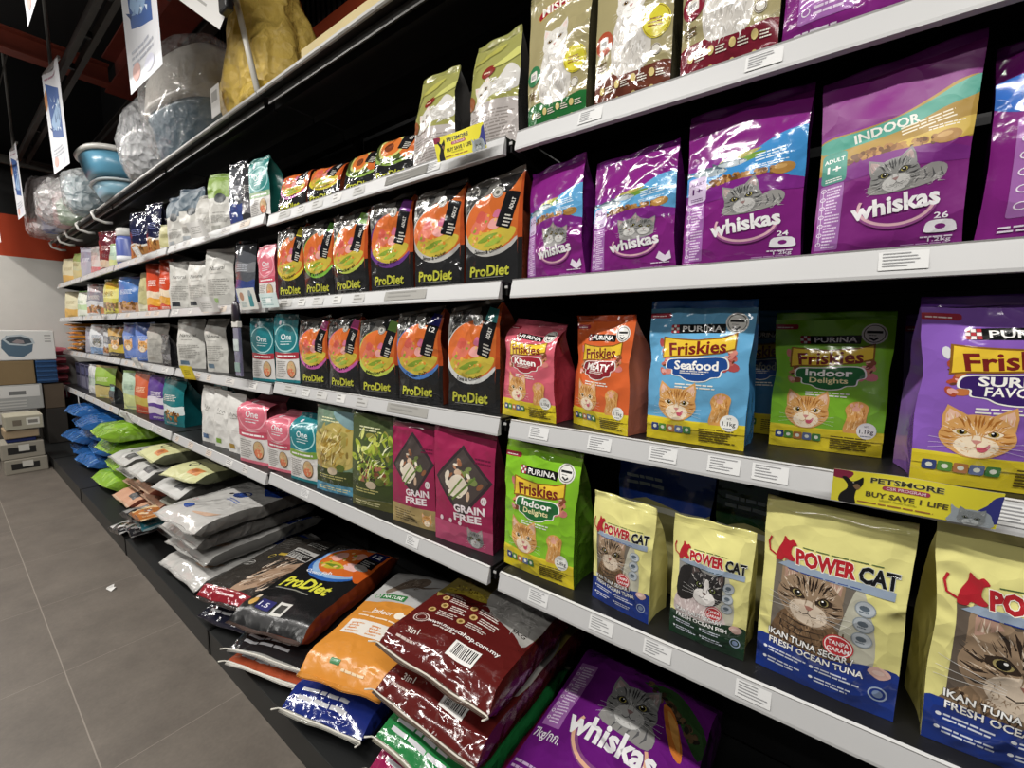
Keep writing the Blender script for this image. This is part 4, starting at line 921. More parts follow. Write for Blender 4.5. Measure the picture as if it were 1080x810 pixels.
def sack_grey():
    a = 1.5; A = Art(a, '#bdbbb7')
    A.rect(-.01, 1.12, 1.01, 1.51, '#85827e'); A.poly([(.42, 1.12), (.62, 1.36), (1.0, 1.36), (.98, 1.02), (.78, .92)], '#1b3a8c'); A.text('INDOOR', .80, 1.18, .09, '#e8ecf4', .36, .02, rot=.1)
    A.curve([(.4, .75), (.5, .82), (.62, .78), (.6, .7), (.48, .68)], '#2c3f7a', 3); A.ring(.56, .80, .09, .07, .02, '#2c4a9a', 16); A.bars(.5, .58, .8, .66, 2, '#6a7ab0'); A.ell(.36, .72, .04, .03, '#3a3836', 8)
    A.curve([(.22, .22), (.28, .30), (.38, .28), (.36, .2)], '#2a4a9c', 3); A.bars(.1, .36, .22, .42, 2, '#b89a98'); A.curve([(.55, .16), (.7, .24), (.9, .34), (.8, .2)], '#c8a48a', 3); A.bars(.1, .9, .4, 1.0, 3, '#9a9894')
    return A
des('sk_grey', sack_grey(), '#6f6d69', '#b4b2ae', 'film_gloss', opt=dict(SK, wr=1.7))
def sack_oat(base, pic, mark):
    a = 1.6; A = Art(a, base); A.rect(-.01, .85, 1.01, 1.61, '#7a7a6a' if pic != 'w' else '#8f8e8a')
    A.rect(.55, .1, .85, .26, '#c87a3a' if pic == 'o' else '#4a4a4c', .02); A.ring(.35, .34, .09, .09, .025, '#2a2a2c', 16); A.bars(.1, .5, .8, .7, 5, '#8a8a78'); A.ell(.68, .18, .08, .05, '#a85a2a' if pic == 'o' else '#6a6a6a', 10)
    return A
des('sk_olive', sack_oat('#c4c48c', 'o', 1), '#55583f', '#b9b98a', 'film_matt', opt=dict(SK, nu=8, nv=10))
des('sk_stone', sack_oat('#b5b4b0', 'w', 1), '#4f4e4a', '#a9a7a2', 'film_matt', opt=dict(SK, nu=8, nv=10))
des('sk_moss', sack_oat('#6f6f5f', 'w', 1), '#4a4944', '#8a897c', 'film_matt', opt=dict(SK, nu=8, nv=10))
des('sk_peach', sack_oat('#c99474', 'w', 1), '#7a3a28', '#c8a488', 'film_matt', opt=dict(SK, nu=8, nv=10))
for nm, c, sc in (('sk_navy', '#1a2a78', '#9a9890'), ('sk_green', '#1c7a3a', '#8a8474'), ('sk_magenta', '#96184c', '#b4a4a0'), ('sk_black', '#222224', '#9c9a96'), ('sk_rust', '#a8482a', '#c8c4bc'),
                  ('sk_lime', '#86b82a', '#a8cc4a'), ('sk_azure', '#2763ac', '#3a78c0'), ('sk_ink', '#1a1c2c', '#2c2a34')):
    A_ = Art(1.5, c)
    if nm in ('sk_lime', 'sk_azure'): A_.strokes(26, lambda r: (r.uniform(.1, .9), r.uniform(.0, 1.4), 1.57), ['#9ccc3a', '#6f9c1c', '#a9d848'] if nm == 'sk_lime' else ['#3f82cc', '#1f4f94', '#8ab4dc'], .5, .05)
    else: A_.bars(.1, .08, .9, .2, 2, '#c8c8cc'); A_.bars(.2, .5, .8, .9, 5, '#8a8a94')
    des(nm, A_, c, sc, 'film_gloss', opt=dict(SK, nu=8, nv=10, wr=1.9, **({} if nm in ('sk_lime', 'sk_azure', 'sk_ink') else dict(thread='#dcd8cc'))))
for nm, c, c2 in (('po_silver', '#2a2a2c', '#c9c8c6'), ('po_black', '#232326', '#8a8886'), ('po_red', '#8a2a34', '#e0b8b0'), ('po_cyan', '#3a9ab0', '#c8e4e8'), ('po_amber', '#b4682a', '#e0c090'), ('po_mixed', '#34302e', '#b8b4b0')):
    A_ = Art(1.4, c); A_.curve([(-.02, .9), (.4, 1.0), (1.02, .9), (1.02, 1.42), (-.02, 1.42)], c2, 3); A_.scatter(8, lambda r: (r.uniform(.2, .8), r.uniform(.3, .8)), [c2, '#d8d0c8', '#8a6a5a'], (.05, .12)); A_.bars(.1, .1, .8, .2, 2, c2)
    des(nm, A_, c, c2, 'film_gloss', opt=dict(style='sack', nu=8, nv=10, seal=.06, bulge=.2, wr=2.2, crease=.2))

for nm, c, c2 in (('po_orange', '#dc8a2c', '#e8b468'), ('po_pink', '#c05a68', '#d88a90')):
    A_ = Art(1.2, c); A_.ell(.5, .6, .25, .2, c2); A_.bars(.2, .1, .8, .25, 2, '#f0dcc0')
    des(nm, A_, c, c, 'film_satin', opt=dict(style='sack', nu=8, nv=10, seal=.012, bulge=.18, wr=.5, crease=.2))
# piles: each sack is let down until it rests on the ones below it
PILE = {}
def settle(root, pile, base):
    hm = PILE.setdefault(pile, {}); M = Matrix.LocRotScale(root.location, root.rotation_euler, None); pts = []
    gs = [i/5 for i in range(6)]
    for ch in col.objects:
        if ch.parent is not root: continue
        me = ch.data; n = len(me.vertices); co = np.empty(n*3); me.vertices.foreach_get('co', co)
        co = co.reshape(-1, 3) @ np.array(M.to_3x3()).T+np.array(M.translation)
        for f in me.polygons:
            q = f.vertices
            if len(q) == 4:
                a, b, c, d = (co[i] for i in q)
                for s in gs:
                    for t_ in gs: pts.append((a*(1-s)+b*s)*(1-t_)+(d*(1-s)+c*s)*t_)
            elif len(q) == 3:
                a, b, c = (co[i] for i in q)
                for s in gs:
                    for t_ in gs:
                        if s+t_ <= 1.001: pts.append(a+(b-a)*s+(c-a)*t_)
    P = np.array(pts); cell = np.round(P[:, :2]/.012).astype(int)
    lo, hi = {}, {}
    for (i, j), z in zip(map(tuple, cell), P[:, 2]):
        k = (i, j)
        if z < lo.get(k, 9): lo[k] = z
        if z > hi.get(k, -9): hi[k] = z
    dz = max(max(hm.get((i+a, j+b), base) for a in (-1, 0, 1) for b in (-1, 0, 1))+.0015-z for (i, j), z in lo.items())
    root.location.z += dz
    for k, z in hi.items(): hm[k] = max(hm.get(k, base), z+dz)
    return root

# ------------------------------------------------------------------ the setting
def structure(o): o['kind'] = 'structure'; return o
# floor: large matt grey-brown tiles with thin pale joints
def floor_mat():
    m = bpy.data.materials.new('floor_tiles'); m.use_nodes = True; nt = m.node_tree; N = nt.nodes; L = nt.links; p = N['Principled BSDF']
    tc = N.new('ShaderNodeTexCoord'); sx = N.new('ShaderNodeSeparateXYZ'); L.new(tc.outputs['Object'], sx.inputs[0])
    def mth(op, a, b=None):
        q = N.new('ShaderNodeMath'); q.operation = op
        for i, v in enumerate((a, b)):
            if v is None: continue
            if isinstance(v, (int, float)): q.inputs[i].default_value = v
            else: L.new(v, q.inputs[i])
        return q.outputs[0]
    def joint(o, shift, pitch, wd):            # 1 on the thin joint between two tiles
        f = mth('FRACT', mth('ADD', mth('DIVIDE', mth('ADD', o, shift+60*pitch), pitch), .5))
        return mth('LESS_THAN', mth('ABSOLUTE', mth('SUBTRACT', f, .5)), wd/pitch)
    jn = mth('MAXIMUM', mth('MULTIPLY', joint(sx.outputs[0], .91, .6, .0012), .4), mth('MULTIPLY', joint(sx.outputs[1], .636, .6, .0016), .5))
    n = N.new('ShaderNodeTexNoise'); n.inputs['Scale'].default_value = 5; n.inputs['Detail'].default_value = 8; n.inputs['Roughness'].default_value = .7; L.new(tc.outputs['Object'], n.inputs['Vector'])
    n2 = N.new('ShaderNodeTexNoise'); n2.inputs['Scale'].default_value = 90; n2.inputs['Detail'].default_value = 3; L.new(tc.outputs['Object'], n2.inputs['Vector'])
    cr = N.new('ShaderNodeValToRGB'); cr.color_ramp.elements[0].position = .3; cr.color_ramp.elements[0].color = (*hx('#5c544c'), 1); cr.color_ramp.elements[1].position = .72; cr.color_ramp.elements[1].color = (*hx('#72695f'), 1)
    L.new(n.outputs[0], cr.inputs[0])
    mx = N.new('ShaderNodeMix'); mx.data_type = 'RGBA'; mx.blend_type = 'MULTIPLY'; mx.inputs[0].default_value = .25; L.new(cr.outputs[0], mx.inputs[6]); L.new(n2.outputs[0], mx.inputs[7])
    jm = N.new('ShaderNodeMix'); jm.data_type = 'RGBA'; L.new(jn, jm.inputs[0]); L.new(mx.outputs[2], jm.inputs[6]); jm.inputs[7].default_value = (*hx('#a0968a'), 1)
    L.new(jm.outputs[2], p.inputs['Base Color']); p.inputs['Roughness'].default_value = .5; p.inputs['Specular IOR Level'].default_value = .35
    b = N.new('ShaderNodeBump'); b.inputs['Strength'].default_value = .08; b.inputs['Distance'].default_value = .002; L.new(n2.outputs[0], b.inputs['Height']); L.new(b.outputs[0], p.inputs['Normal'])
    return m
MATS['floor_tiles'] = floor_mat()
structure(MB().box(-6.3, 3.2, -5.2, .62, -.06, 0, '#777068').build('floor', 'floor_tiles'))
structure(MB().box(-6.36, 3.2, -5.2, .70, 4.0, 4.06, '#0c0c0c').build('ceiling', 'wall_paint'))
m = MB(); m.box(-6.36, -6.3, -5.2, .62, 0, 1.975, '#c9c6c0'); m.box(-6.36, -6.3, -5.2, .62, 1.975, 2.40, '#b23a18'); m.box(-6.36, -6.3, -5.2, .62, 2.40, 4.0, '#0e0e0e')
structure(m.build('wall_far', 'wall_paint'))
m = MB(); m.box(-6.3, 3.2, .56, .62, 0, 2.62, '#101011'); m.box(-6.3, 3.2, .56, .62, 2.83, 4.0, '#0b0b0c')
for i in range(150): m.box(-4.5+.05*i, -4.475+.05*i, .545, .56, 2.85, 4.0, '#141415')
structure(m.build('wall_back', 'wall_paint'))
structure(MB().box(-6.3, 3.2, .53, .62, 2.62, 2.83, '#c8481c').build('trim_1', 'wall_paint'))
# roof steelwork
def ibeam_x(name, x0, x1, y, z, h, wd, c, label):
    m = MB(); m.box(x0, x1, y-wd/2, y+wd/2, z, z+.014, c); m.box(x0, x1, y-wd/2, y+wd/2, z+h-.014, z+h, c); m.box(x0, x1, y-.006, y+.006, z+.014, z+h-.014, c)
    return tag(m.build(name, 'beam_paint'), label, 'roof beam')
def ibeam_y(name, y0, y1, x, z, h, wd, c, label):
    m = MB(); m.box(x-wd/2, x+wd/2, y0, y1, z, z+.014, c); m.box(x-wd/2, x+wd/2, y0, y1, z+h-.014, z+h, c); m.box(x-.006, x+.006, y0, y1, z+.014, z+h-.014, c)
    return tag(m.build(name, 'beam_paint'), label, 'roof beam')
ibeam_x('steel_beam', -4.42, 3.1, .30, 3.2, .28, .17, '#7a2c1e', 'thick red oxide steel beam running along above the shelves')
ibeam_y('steel_beam', -5.1, .215, -4.28, 3.2, .15, .12, '#7d3322', 'thin red oxide steel beam crossing the black ceiling sideways')
m = MB()
for dy in (-.03, .03): m.box(-6.25, 3.1, -.13+dy-.014, -.13+dy+.014, 2.9, 2.95, '#3a3733')
for i in range(18): m.box(-6.0+.5*i, -5.97+.5*i, -.145, -.115, 2.91, 2.945, '#1c1b1a')
tag(m.build('roof_purlin', 'beam_paint'), 'dark twin steel purlin running lengthwise left of the banners', 'roof beam')
ibeam_x('roof_purlin', -6.25, 3.1, .44, 3.2, .10, .07, '#3d3a36', 'grey purlin running lengthwise behind the white hanging poster').location.z = -.02
ibeam_y('cross_channel', -5.1, .5, -6.12, 2.86, .08, .05, '#57544e', 'pale grey steel channel crossing below the ceiling near the far wall')
ibeam_y('cross_channel', -5.1, .5, -2.2, 3.62, .1, .07, '#2a2826', 'dark cross channel high under the black ceiling')
m = MB(); m.tube([(-5.9, -2.0, 2.95), (-5.8, -.7, 2.82), (-5.0, -.5, 2.78), (-4.7, -.4, 2.86), (-4.6, -.3, 3.3)], .006, '#6a6660'); tag(m.build('sagging_cable', 'plastic', smooth=True), 'thin grey cable sagging between the roof channels', 'cable')

# ------------------------------------------------------------------ shelving
ZA = dict(S1=2.128, S2=1.679, S3=1.353, S4=1.023, S5=.653); ZF = dict(S1=2.128, S2=1.693, S3=1.347, S4=1.012, S5=.638)
YF = dict(S1=0., S2=.012, S3=0., S4=0., S5=-.037)
DECK = .095; BACK = .45; G = .017
def zs(row, x): return (ZA if x > -1.2 else ZF)[row]
def rail_label(x, w_, z, y, nl=5, c='#d6d6d5', ink='#8c8c8e', h=.026):
    m = MB(); t = .0012; dy = .010*h/.038
    f = lambda X, k: (X, y-.0016-.010*k, z-.004-.030*k)
    P = [f(x-w_/2, 0), f(x+w_/2, 0), f(x+w_/2, h/.030), f(x-w_/2, h/.030)]
    m.add(P, [(0, 3, 2, 1)], c)
    if nl:
        rg = random.Random(int((x+9)*1000))
        for i in range(nl):
            k0 = (.08+.84*i/nl)*h/.030; k1 = (.08+.84*(i+.36)/nl)*h/.030; a = x-w_*.42; b = a+w_*rg.uniform(.35, .84)
            q = [Vector(f(a, k0)), Vector(f(b, k0)), Vector(f(b, k1)), Vector(f(a, k1))]
            m.add([p+Vector((0, -.0006, 0)) for p in q], [(0, 3, 2, 1)], ink)
    return m
bay_names = ['nearest the camera, with the purple bags', 'second from the camera, with the black pouches', 'third from the camera, with pale grey bags', 'fourth from the camera, above the dark pouch heap', 'fifth from the camera, above the lime sacks', 'furthest from the camera, by the red wall']
LAB = {0: dict(S2=(.20, .50), S3=(.69,), S4=(.10, .25, .38, .485, .555, .83), S5=(.13, .285, .40, .56)), 1: dict(S2=(-.25,), S5=(-.3, -.9), S3=(), S4=()), }
for b in range(6):
    x1, x0 = -1.2*b, -1.2*(b+1)
    if b == 0: x1, x0 = 1.2, 0
    else: x1, x0 = -1.2*(b-1), -1.2*b
    t = thing('shelving_bay', 'black metal shelving bay '+bay_names[b], 'shelving', ((x0+x1)/2, 0, 0), group='run of shelving bays')
    cx = (x0+x1)/2; Zt = ZA if b < 2 else ZF
    def put(m, nm, mat, par=t, sm=False):
        for i, p in enumerate(m.v): m.v[i] = Vector((p.x-cx, p.y, p.z))
        return m.build(nm, mat, par, sm)
    m = MB(); m.box(x0+.016, x1-.016, BACK, BACK+.015, DECK+.002, 2.10, '#121213')
    for i in range(8): m.box(x0+.016, x1-.016, BACK-.002, BACK+.001, .3+.25*i, .304+.25*i, '#1c1c1d')
    put(m, 'back_panel', 'black_metal')
    for xs in ((x0, x1) if b == 5 else (x1,)):
        m = MB(); m.box(xs-.014, xs+.014, BACK-.04, BACK-.001, DECK+.002, 2.115, '#161617')
        for i in range(38): m.box(xs-.009, xs-.004, BACK-.0412, BACK-.04, .2+.05*i, .23+.05*i, '#030303'); m.box(xs+.004, xs+.009, BACK-.0412, BACK-.04, .2+.05*i, .23+.05*i, '#030303')
        put(m, 'upright', 'black_metal')
    for row in ('S2', 'S3', 'S4', 'S5'):
        Z_, y0 = Zt[row], YF[row]
        m = MB(); m.box(x0+G, x1-G, y0+.002, BACK-.045, Z_-.004, Z_, '#1b1b1c'); m.box(x0+G, x1-G, y0+.004, y0+.018, Z_-.03, Z_-.004, '#161617'); m.box(x0+G, x1-G, .2, .23, Z_-.026, Z_-.004, '#121213'); m.box(x0+.03, x1-.03, BACK-.07, BACK-.05, Z_-.03, Z_-.004, '#121213')
        sh = put(m, 'shelf_board', 'black_metal')
        m = MB(); m.prism([(y0+.004, Z_+.002), (y0, Z_+.002), (y0-.0102, Z_-.036), (y0-.0102, Z_-.041), (y0+.004, Z_-.041), (y0+.004, Z_-.036)], x0+G, x1-G, '#bebebe')
        m.prism([(y0-.0006, Z_-.0005), (y0-.0022, Z_+.002), (y0+.004, Z_+.003), (y0+.004, Z_+.001)], x0+G, x1-G, '#d4d4d3')
        put(m, 'price_rail', 'white_rail', sh)
        if b in LAB:
            for lx in LAB[b].get(row, ()): put(rail_label(lx, .052, Z_, y0), 'price_label', 'paper', sh)
        if b == 1 and row in ('S2', 'S3', 'S4'):
            for lx, lw, c in ((-1.05, .09, '#b9b8b4'), (-.93, .05, '#cfcecb'), (-.82, .07, '#c2c1be'), (-.70, .05, '#d4d3d0'), (-.58, .06, '#b9b8b5'), (-.36, .18, '#9a9892' if row != 'S2' else '#77756f')): put(rail_label(lx, lw, Z_, y0, 2, c, '#8a8883'), 'price_label', 'paper', sh)
        if b >= 2:
            rg = random.Random(b*17+ord(row[1]))
            for q in range(5): put(rail_label(x0+.12+.22*q+rg.uniform(-.04, .04), rg.choice((.05, .07, .1)), Z_, y0, 3, rg.choice(('#dedcd8', '#cfcbc6', '#d8c8b8')), '#77757a'), 'price_label', 'paper', sh)
        for sg, xs in ((1, x0+G*.55), (-1, x1-G*.55)):     # cantilever brackets
            m = MB(); m.prism([(BACK-.043, Z_-.004), (y0+.012, Z_-.004), (y0+.012, Z_-.032), (.15, Z_-.05), (BACK-.043, Z_-.085)], xs-.0025, xs+.0025, '#161617'); m.box(xs-.004, xs+.004, y0+.010, y0+.012, Z_-.016, Z_-.010, '#c8c8c6')
            put(m, 'shelf_bracket', 'black_metal', sh)
        if b >= 2 and row == 'S5':
            for lx in ((x0+.18,) if b < 5 else (x0+.9, x0+.3)):
                if b == 5: m = MB(); m.box(lx-.016, lx+.016, y0-.012, y0-.009, Z_-.11, Z_-.038, '#d8d8d6'); put(m, 'label_holder', 'white_rail', sh)
    Z_ = 2.128; m = MB(); m.box(x0+.004, x1-.004, .004, BACK+.01, Z_-.006, Z_, '#141415'); m.box(x0+.004, x1-.004, .06, .075, Z_-.04, Z_-.006, '#19191a'); m.box(x0+.004, x1-.004, .22, .24, Z_-.03, Z_-.006, '#101011'); m.box(x0+.004, x1-.004, .36, .38, Z_-.05, Z_-.006, '#101011')
    sh = put(m, 'top_shelf', 'black_metal')
    m = MB(); m.prism([(0, Z_+.004), (-.004, Z_+.002), (-.004, Z_-.006), (0, Z_-.010), (.006, Z_-.010), (.006, Z_+.004)], x0+.003, x1-.003, '#a9a8a4'); m.box(x0+.02, x1-.02, .030, .036, Z_-.036, Z_-.010, '#3a3936')
    put(m, 'front_edge', 'white_rail', sh)
    if b == 5 or b == 4:
        for lx in ((x0+.15, x0+.62, x0+1.0) if b == 5 else (x0+.3, x0+.9)):
            m = MB(); m.tube([(lx, -.006, Z_-.004), (lx, -.03, Z_-.03), (lx, -.02, Z_-.07), (lx+.01, .04, Z_-.09), (lx+.01, .08, Z_-.085)], .011, '#d8d6d0', 6); put(m, 'display_hook', 'plastic', sh, True)
    m = MB(); m.box(x0+.008, x1-.008, -.2825, BACK-.003, DECK-.012, DECK, '#1e1f1f'); put(m, 'base_deck', 'black_metal')
    m = MB(); m.box(x0+.008, x1-.008, -.286, -.283, 0, DECK, '#2a2b2a'); m.box(x0+.008, x1-.008, -.272, -.268, 0, DECK-.012, '#1a1a1a'); put(m, 'plinth', 'black_metal')
    m = MB(); m.box(x1-.007, x1+.007, -.289, -.2861, 0, DECK, '#050505'); m.box(x1-.007, x1+.007, -.289, .02, DECK-.002, DECK+.002, '#050505'); put(m, 'joint_strip', 'black_metal')
# ------------------------------------------------------------------ standing bags, shelf by shelf
def row(shelf, design, x, W, H, D, label, yf=.03, group=None, z=None, **k):
    b = DES[design]['opt'].get('bulge', .15)
    yb = YF[shelf]+yf+D/2+b*D
    return bag(design, x, yb, z if z is not None else zs(shelf, x)+.001, W, H, D, label, group, **k)
# top food shelf
row('S2', 'whiskas_left', .600, .17, .29, .08, 'purple pouch cut by the top edge, at right of the three cat litter pouches', seed=3)
row('S2', 'misha_maroon', .437, .166, .315, .085, 'gold cat pouch with maroon lower band, rightmost of the three with sitting white cats', seed=1, yaw=-3, group='gold white cat pouches')
row('S2', 'misha_brown', .264, .164, .31, .085, 'gold cat pouch with brown lower band, middle of the three sitting white cats', seed=2, yaw=-2, group='gold white cat pouches')
row('S2', 'misha_green', .094, .162, .30, .085, 'gold cat pouch with green lower band, leftmost of the three sitting white cats', seed=3, yaw=-4, group='gold white cat pouches')
row('S2', 'oliva', -.094, .165, .275, .10, 'olive white-cat bag just left of the shelf joint, behind the yellow shelf card', seed=1, yaw=3, lean=.02, group='olive white cat bags')
row('S2', 'oliva', -.304, .170, .265, .10, 'olive white-cat bag with its top narrowing, left one of the pair', seed=2, yaw=3, lean=.02, group='olive white cat bags')
for i, (x, dsg, H, lab) in enumerate(((-.475, 'pd_avocado', .175, 'low slumped black pouch with avocado picture, touching the left olive cat bag'), (-.635, 'pd_avocado', .16, 'low slumped black pouch with avocado picture, second from the olive cat bags'),
        (-.865, 'pd_yellow', .18, 'slumped black pouch with yellow bowl rim and orange side on top food shelf'), (-1.085, 'pd_magenta', .205, 'black pouch with pink bowl rim beside the teal pouch, top food shelf'))):
    row('S2', dsg, x, .172, H, .075, lab, yaw=9, seed=5+i, lean=.05, fold=.9, wr=2.0, group='slumped black pouches')
row('S2', 'one_teal_pale', -1.335, .15, .245, .055, 'teal pouch with pale lower half alone left of the slumped black pouches', seed=2, yaw=6)
# second food shelf
row('S3', 'whiskas_left', .872, .20, .26, .10, 'purple pouch cut off by the right edge, beside the teal banded pouch', seed=4, yaw=-7)
row('S3', 'whiskas_indoor', .668, .175, .275, .085, 'purple cat pouch with gold and teal band reading INDOOR', seed=1, yaw=0, slump=-.25, group='large purple cat pouches')
row('S3', 'whiskas_ocean', .474, .190, .276, .08, 'purple cat pouch with blue fish band and ADULT 1+ patch', seed=2, yaw=0, slump=-.12, group='large purple cat pouches')
row('S3', 'whiskas_kitten', .281, .184, .238, .07, 'purple pouch with two kittens standing next to the ADULT 1+ pouch', seed=3, yaw=-2, slump=-.25, topw=.92, group='purple kitten pouches')
row('S3', 'whiskas_kitten', .103, .172, .255, .08, 'purple pouch with two kittens standing next to the black pouches', seed=6, yaw=-8, slump=-.25, topw=.86, group='purple kitten pouches')
pk = 'second food shelf'
for i, (x, H, dsg, lab) in enumerate(((-.078, .258, 'pd_grey', 'black pouch with orange bowl and grey rim, first left of the kitten pouches'), (-.272, .270, 'pd_grey', 'black pouch with orange bowl and grey rim, second left of the kitten pouches'),
        (-.478, .275, 'pd_purple', 'black pouch with purple bowl rim on the second food shelf'), (-.690, .270, 'pd_lime', 'black pouch with pale lime bowl rim, left of the purple-rimmed one'),
        (-.886, .268, 'pd_green', 'black pouch with green bowl rim, between the lime and yellow rims'), (-1.090, .280, 'pd_yellow', 'black pouch with bright yellow bowl rim beside the pink pouch'))):
    row('S3', dsg, x, .174, H, .072, lab, seed=20+i, yaw=7+(i%3)*2, slump=-.5, group='black pouches on the second food shelf')
row('S3', 'one_pink', -1.285, .15, .235, .06, 'small pink pouch partly hidden behind the yellow-rimmed black pouch', seed=7)
# third food shelf
row('S4', 'fr_purple', .814, .195, .265, .09, "purple cat pouch reading SURFIN' at the right edge", seed=1, yaw=6)
row('S4', 'fr_purple_back', .790, .13, .25, .06, "plain purple pouch standing behind the SURFIN' one", yf=.22, seed=2)
row('S4', 'fr_green', .618, .176, .252, .085, 'green cat pouch with forest green cloud, set back on the third food shelf', yf=.13, seed=2, yaw=3)
row('S4', 'fr_blue', .420, .186, .272, .085, 'sky blue seafood cat pouch with licking ginger cat', seed=3, yaw=0)
row('S4', 'fr_blue_back', .505, .12, .26, .07, 'dull blue pouch standing behind the sky blue one', yf=.22, seed=4)
row('S4', 'fr_orange', .238, .168, .247, .085, 'orange meaty cat pouch with pinched middle between pink and blue ones', seed=5, yaw=-18, waist=.08, topw=.97)
row('S4', 'fr_pink', .040, .180, .250, .085, 'coral pink kitten pouch leaning with a slanted top', seed=6, yaw=-6, slump=.35, topw=.85, fold=.4)
for i, (x, H, dsg, lab) in enumerate(((-.142, .286, 'pd_teal', 'black pouch with orange bowl and teal tab next to the pink kitten pouch'), (-.355, .275, 'pd_blue', 'black pouch with blue bowl rim and navy tab numbered 12'),
        (-.552, .255, 'pd_lime', 'black pouch with lime bowl rim right of the pink-rimmed pair'), (-.745, .262, 'pd_magenta', 'black pouch with magenta bowl rim, right one of the pink-rimmed pair'),
        (-.945, .258, 'pd_magenta', 'black pouch with magenta bowl rim, left one beside the teal pouches'))):
    row('S4', dsg, x, .175, H, .072, lab, seed=40+i, yaw=6+(i%3)*2, slump=-.45, group='black pouches on the third food shelf')
row('S4', 'one_teal', -1.150, .160, .275, .06, 'tall teal pouch with red band beside the magenta-rimmed black pouches', seed=8, yaw=8)
row('S4', 'one_teal', -1.365, .165, .275, .06, 'teal pouch with red band beside the dark hanging strip', seed=9, yaw=9)
# fourth food shelf
row('S5', 'pc_close', .862, .205, .325, .10, 'cream and blue cat pouch with close-up tabby at the right edge', seed=1, yaw=4)
row('S5', 'pc_blue', .650, .194, .306, .10, 'large cream and blue pouch with whole tabby kitten', seed=2, yaw=-3)
row('S5', 'pc_green', .474, .138, .235, .075, 'small cream and dark green pouch with black-and-white cat', seed=3, yaw=-2)
row('S5', 'pc_blue', .308, .140, .240, .075, 'small cream and blue tabby pouch beside the big green pouch', seed=4, yaw=-8)
row('S5', 'pc_back_blue', .345, .21, .315, .07, 'folded blue-topped pouch behind the small blue tabby pouch', yf=.16, seed=5)
row('S5', 'pc_back_green', .545, .18, .305, .08, 'folded dark green pouch behind the black-and-white cat pouch', yf=.17, seed=6)
row('S5', 'pc_close', .93, .20, .30, .07, 'cream pouch top showing behind the close-up tabby pouch', yf=.22, seed=7)
row('S5', 'fr_green_big', .094, .208, .315, .10, 'big lime green cat pouch marked 2.8kg on the lowest food shelf', seed=8, yaw=0)
row('S5', 'grainfree', -.148, .208, .322, .075, 'magenta pouch with dark diamond picture reading GRAIN FREE, right one', seed=1, yaw=5, slump=.05)
row('S5', 'grainfree_half', -.352, .178, .312, .075, 'magenta and tan pouch behind the diamond one, crinkled window', seed=2, yaw=7, topw=.95)
row('S5', 'greens', -.555, .200, .312, .085, 'yellow-green salad printed pouch with dark lower panel', seed=3, yaw=9, topw=.92)
row('S5', 'straw', -.780, .205, .315, .085, 'straw-coloured pouch with pale blue foot, left of the salad pouch', seed=4, yaw=10, topw=.92)
row('S5', 'one_teal_green', -.985, .165, .275, .07, 'teal pouch with green band at the left of the straw-coloured pouch', seed=5, yaw=8, fold=.7)
row('S5', 'one_pink', -1.180, .160, .275, .07, 'pink pouch with egg picture, right one of the pink pair', seed=6, yaw=9, fold=1.2)
row('S5', 'one_pink', -1.430, .215, .335, .085, 'largest pink pouch with folded top, left one of the pink pair', seed=7, fold=1.0, yaw=10)
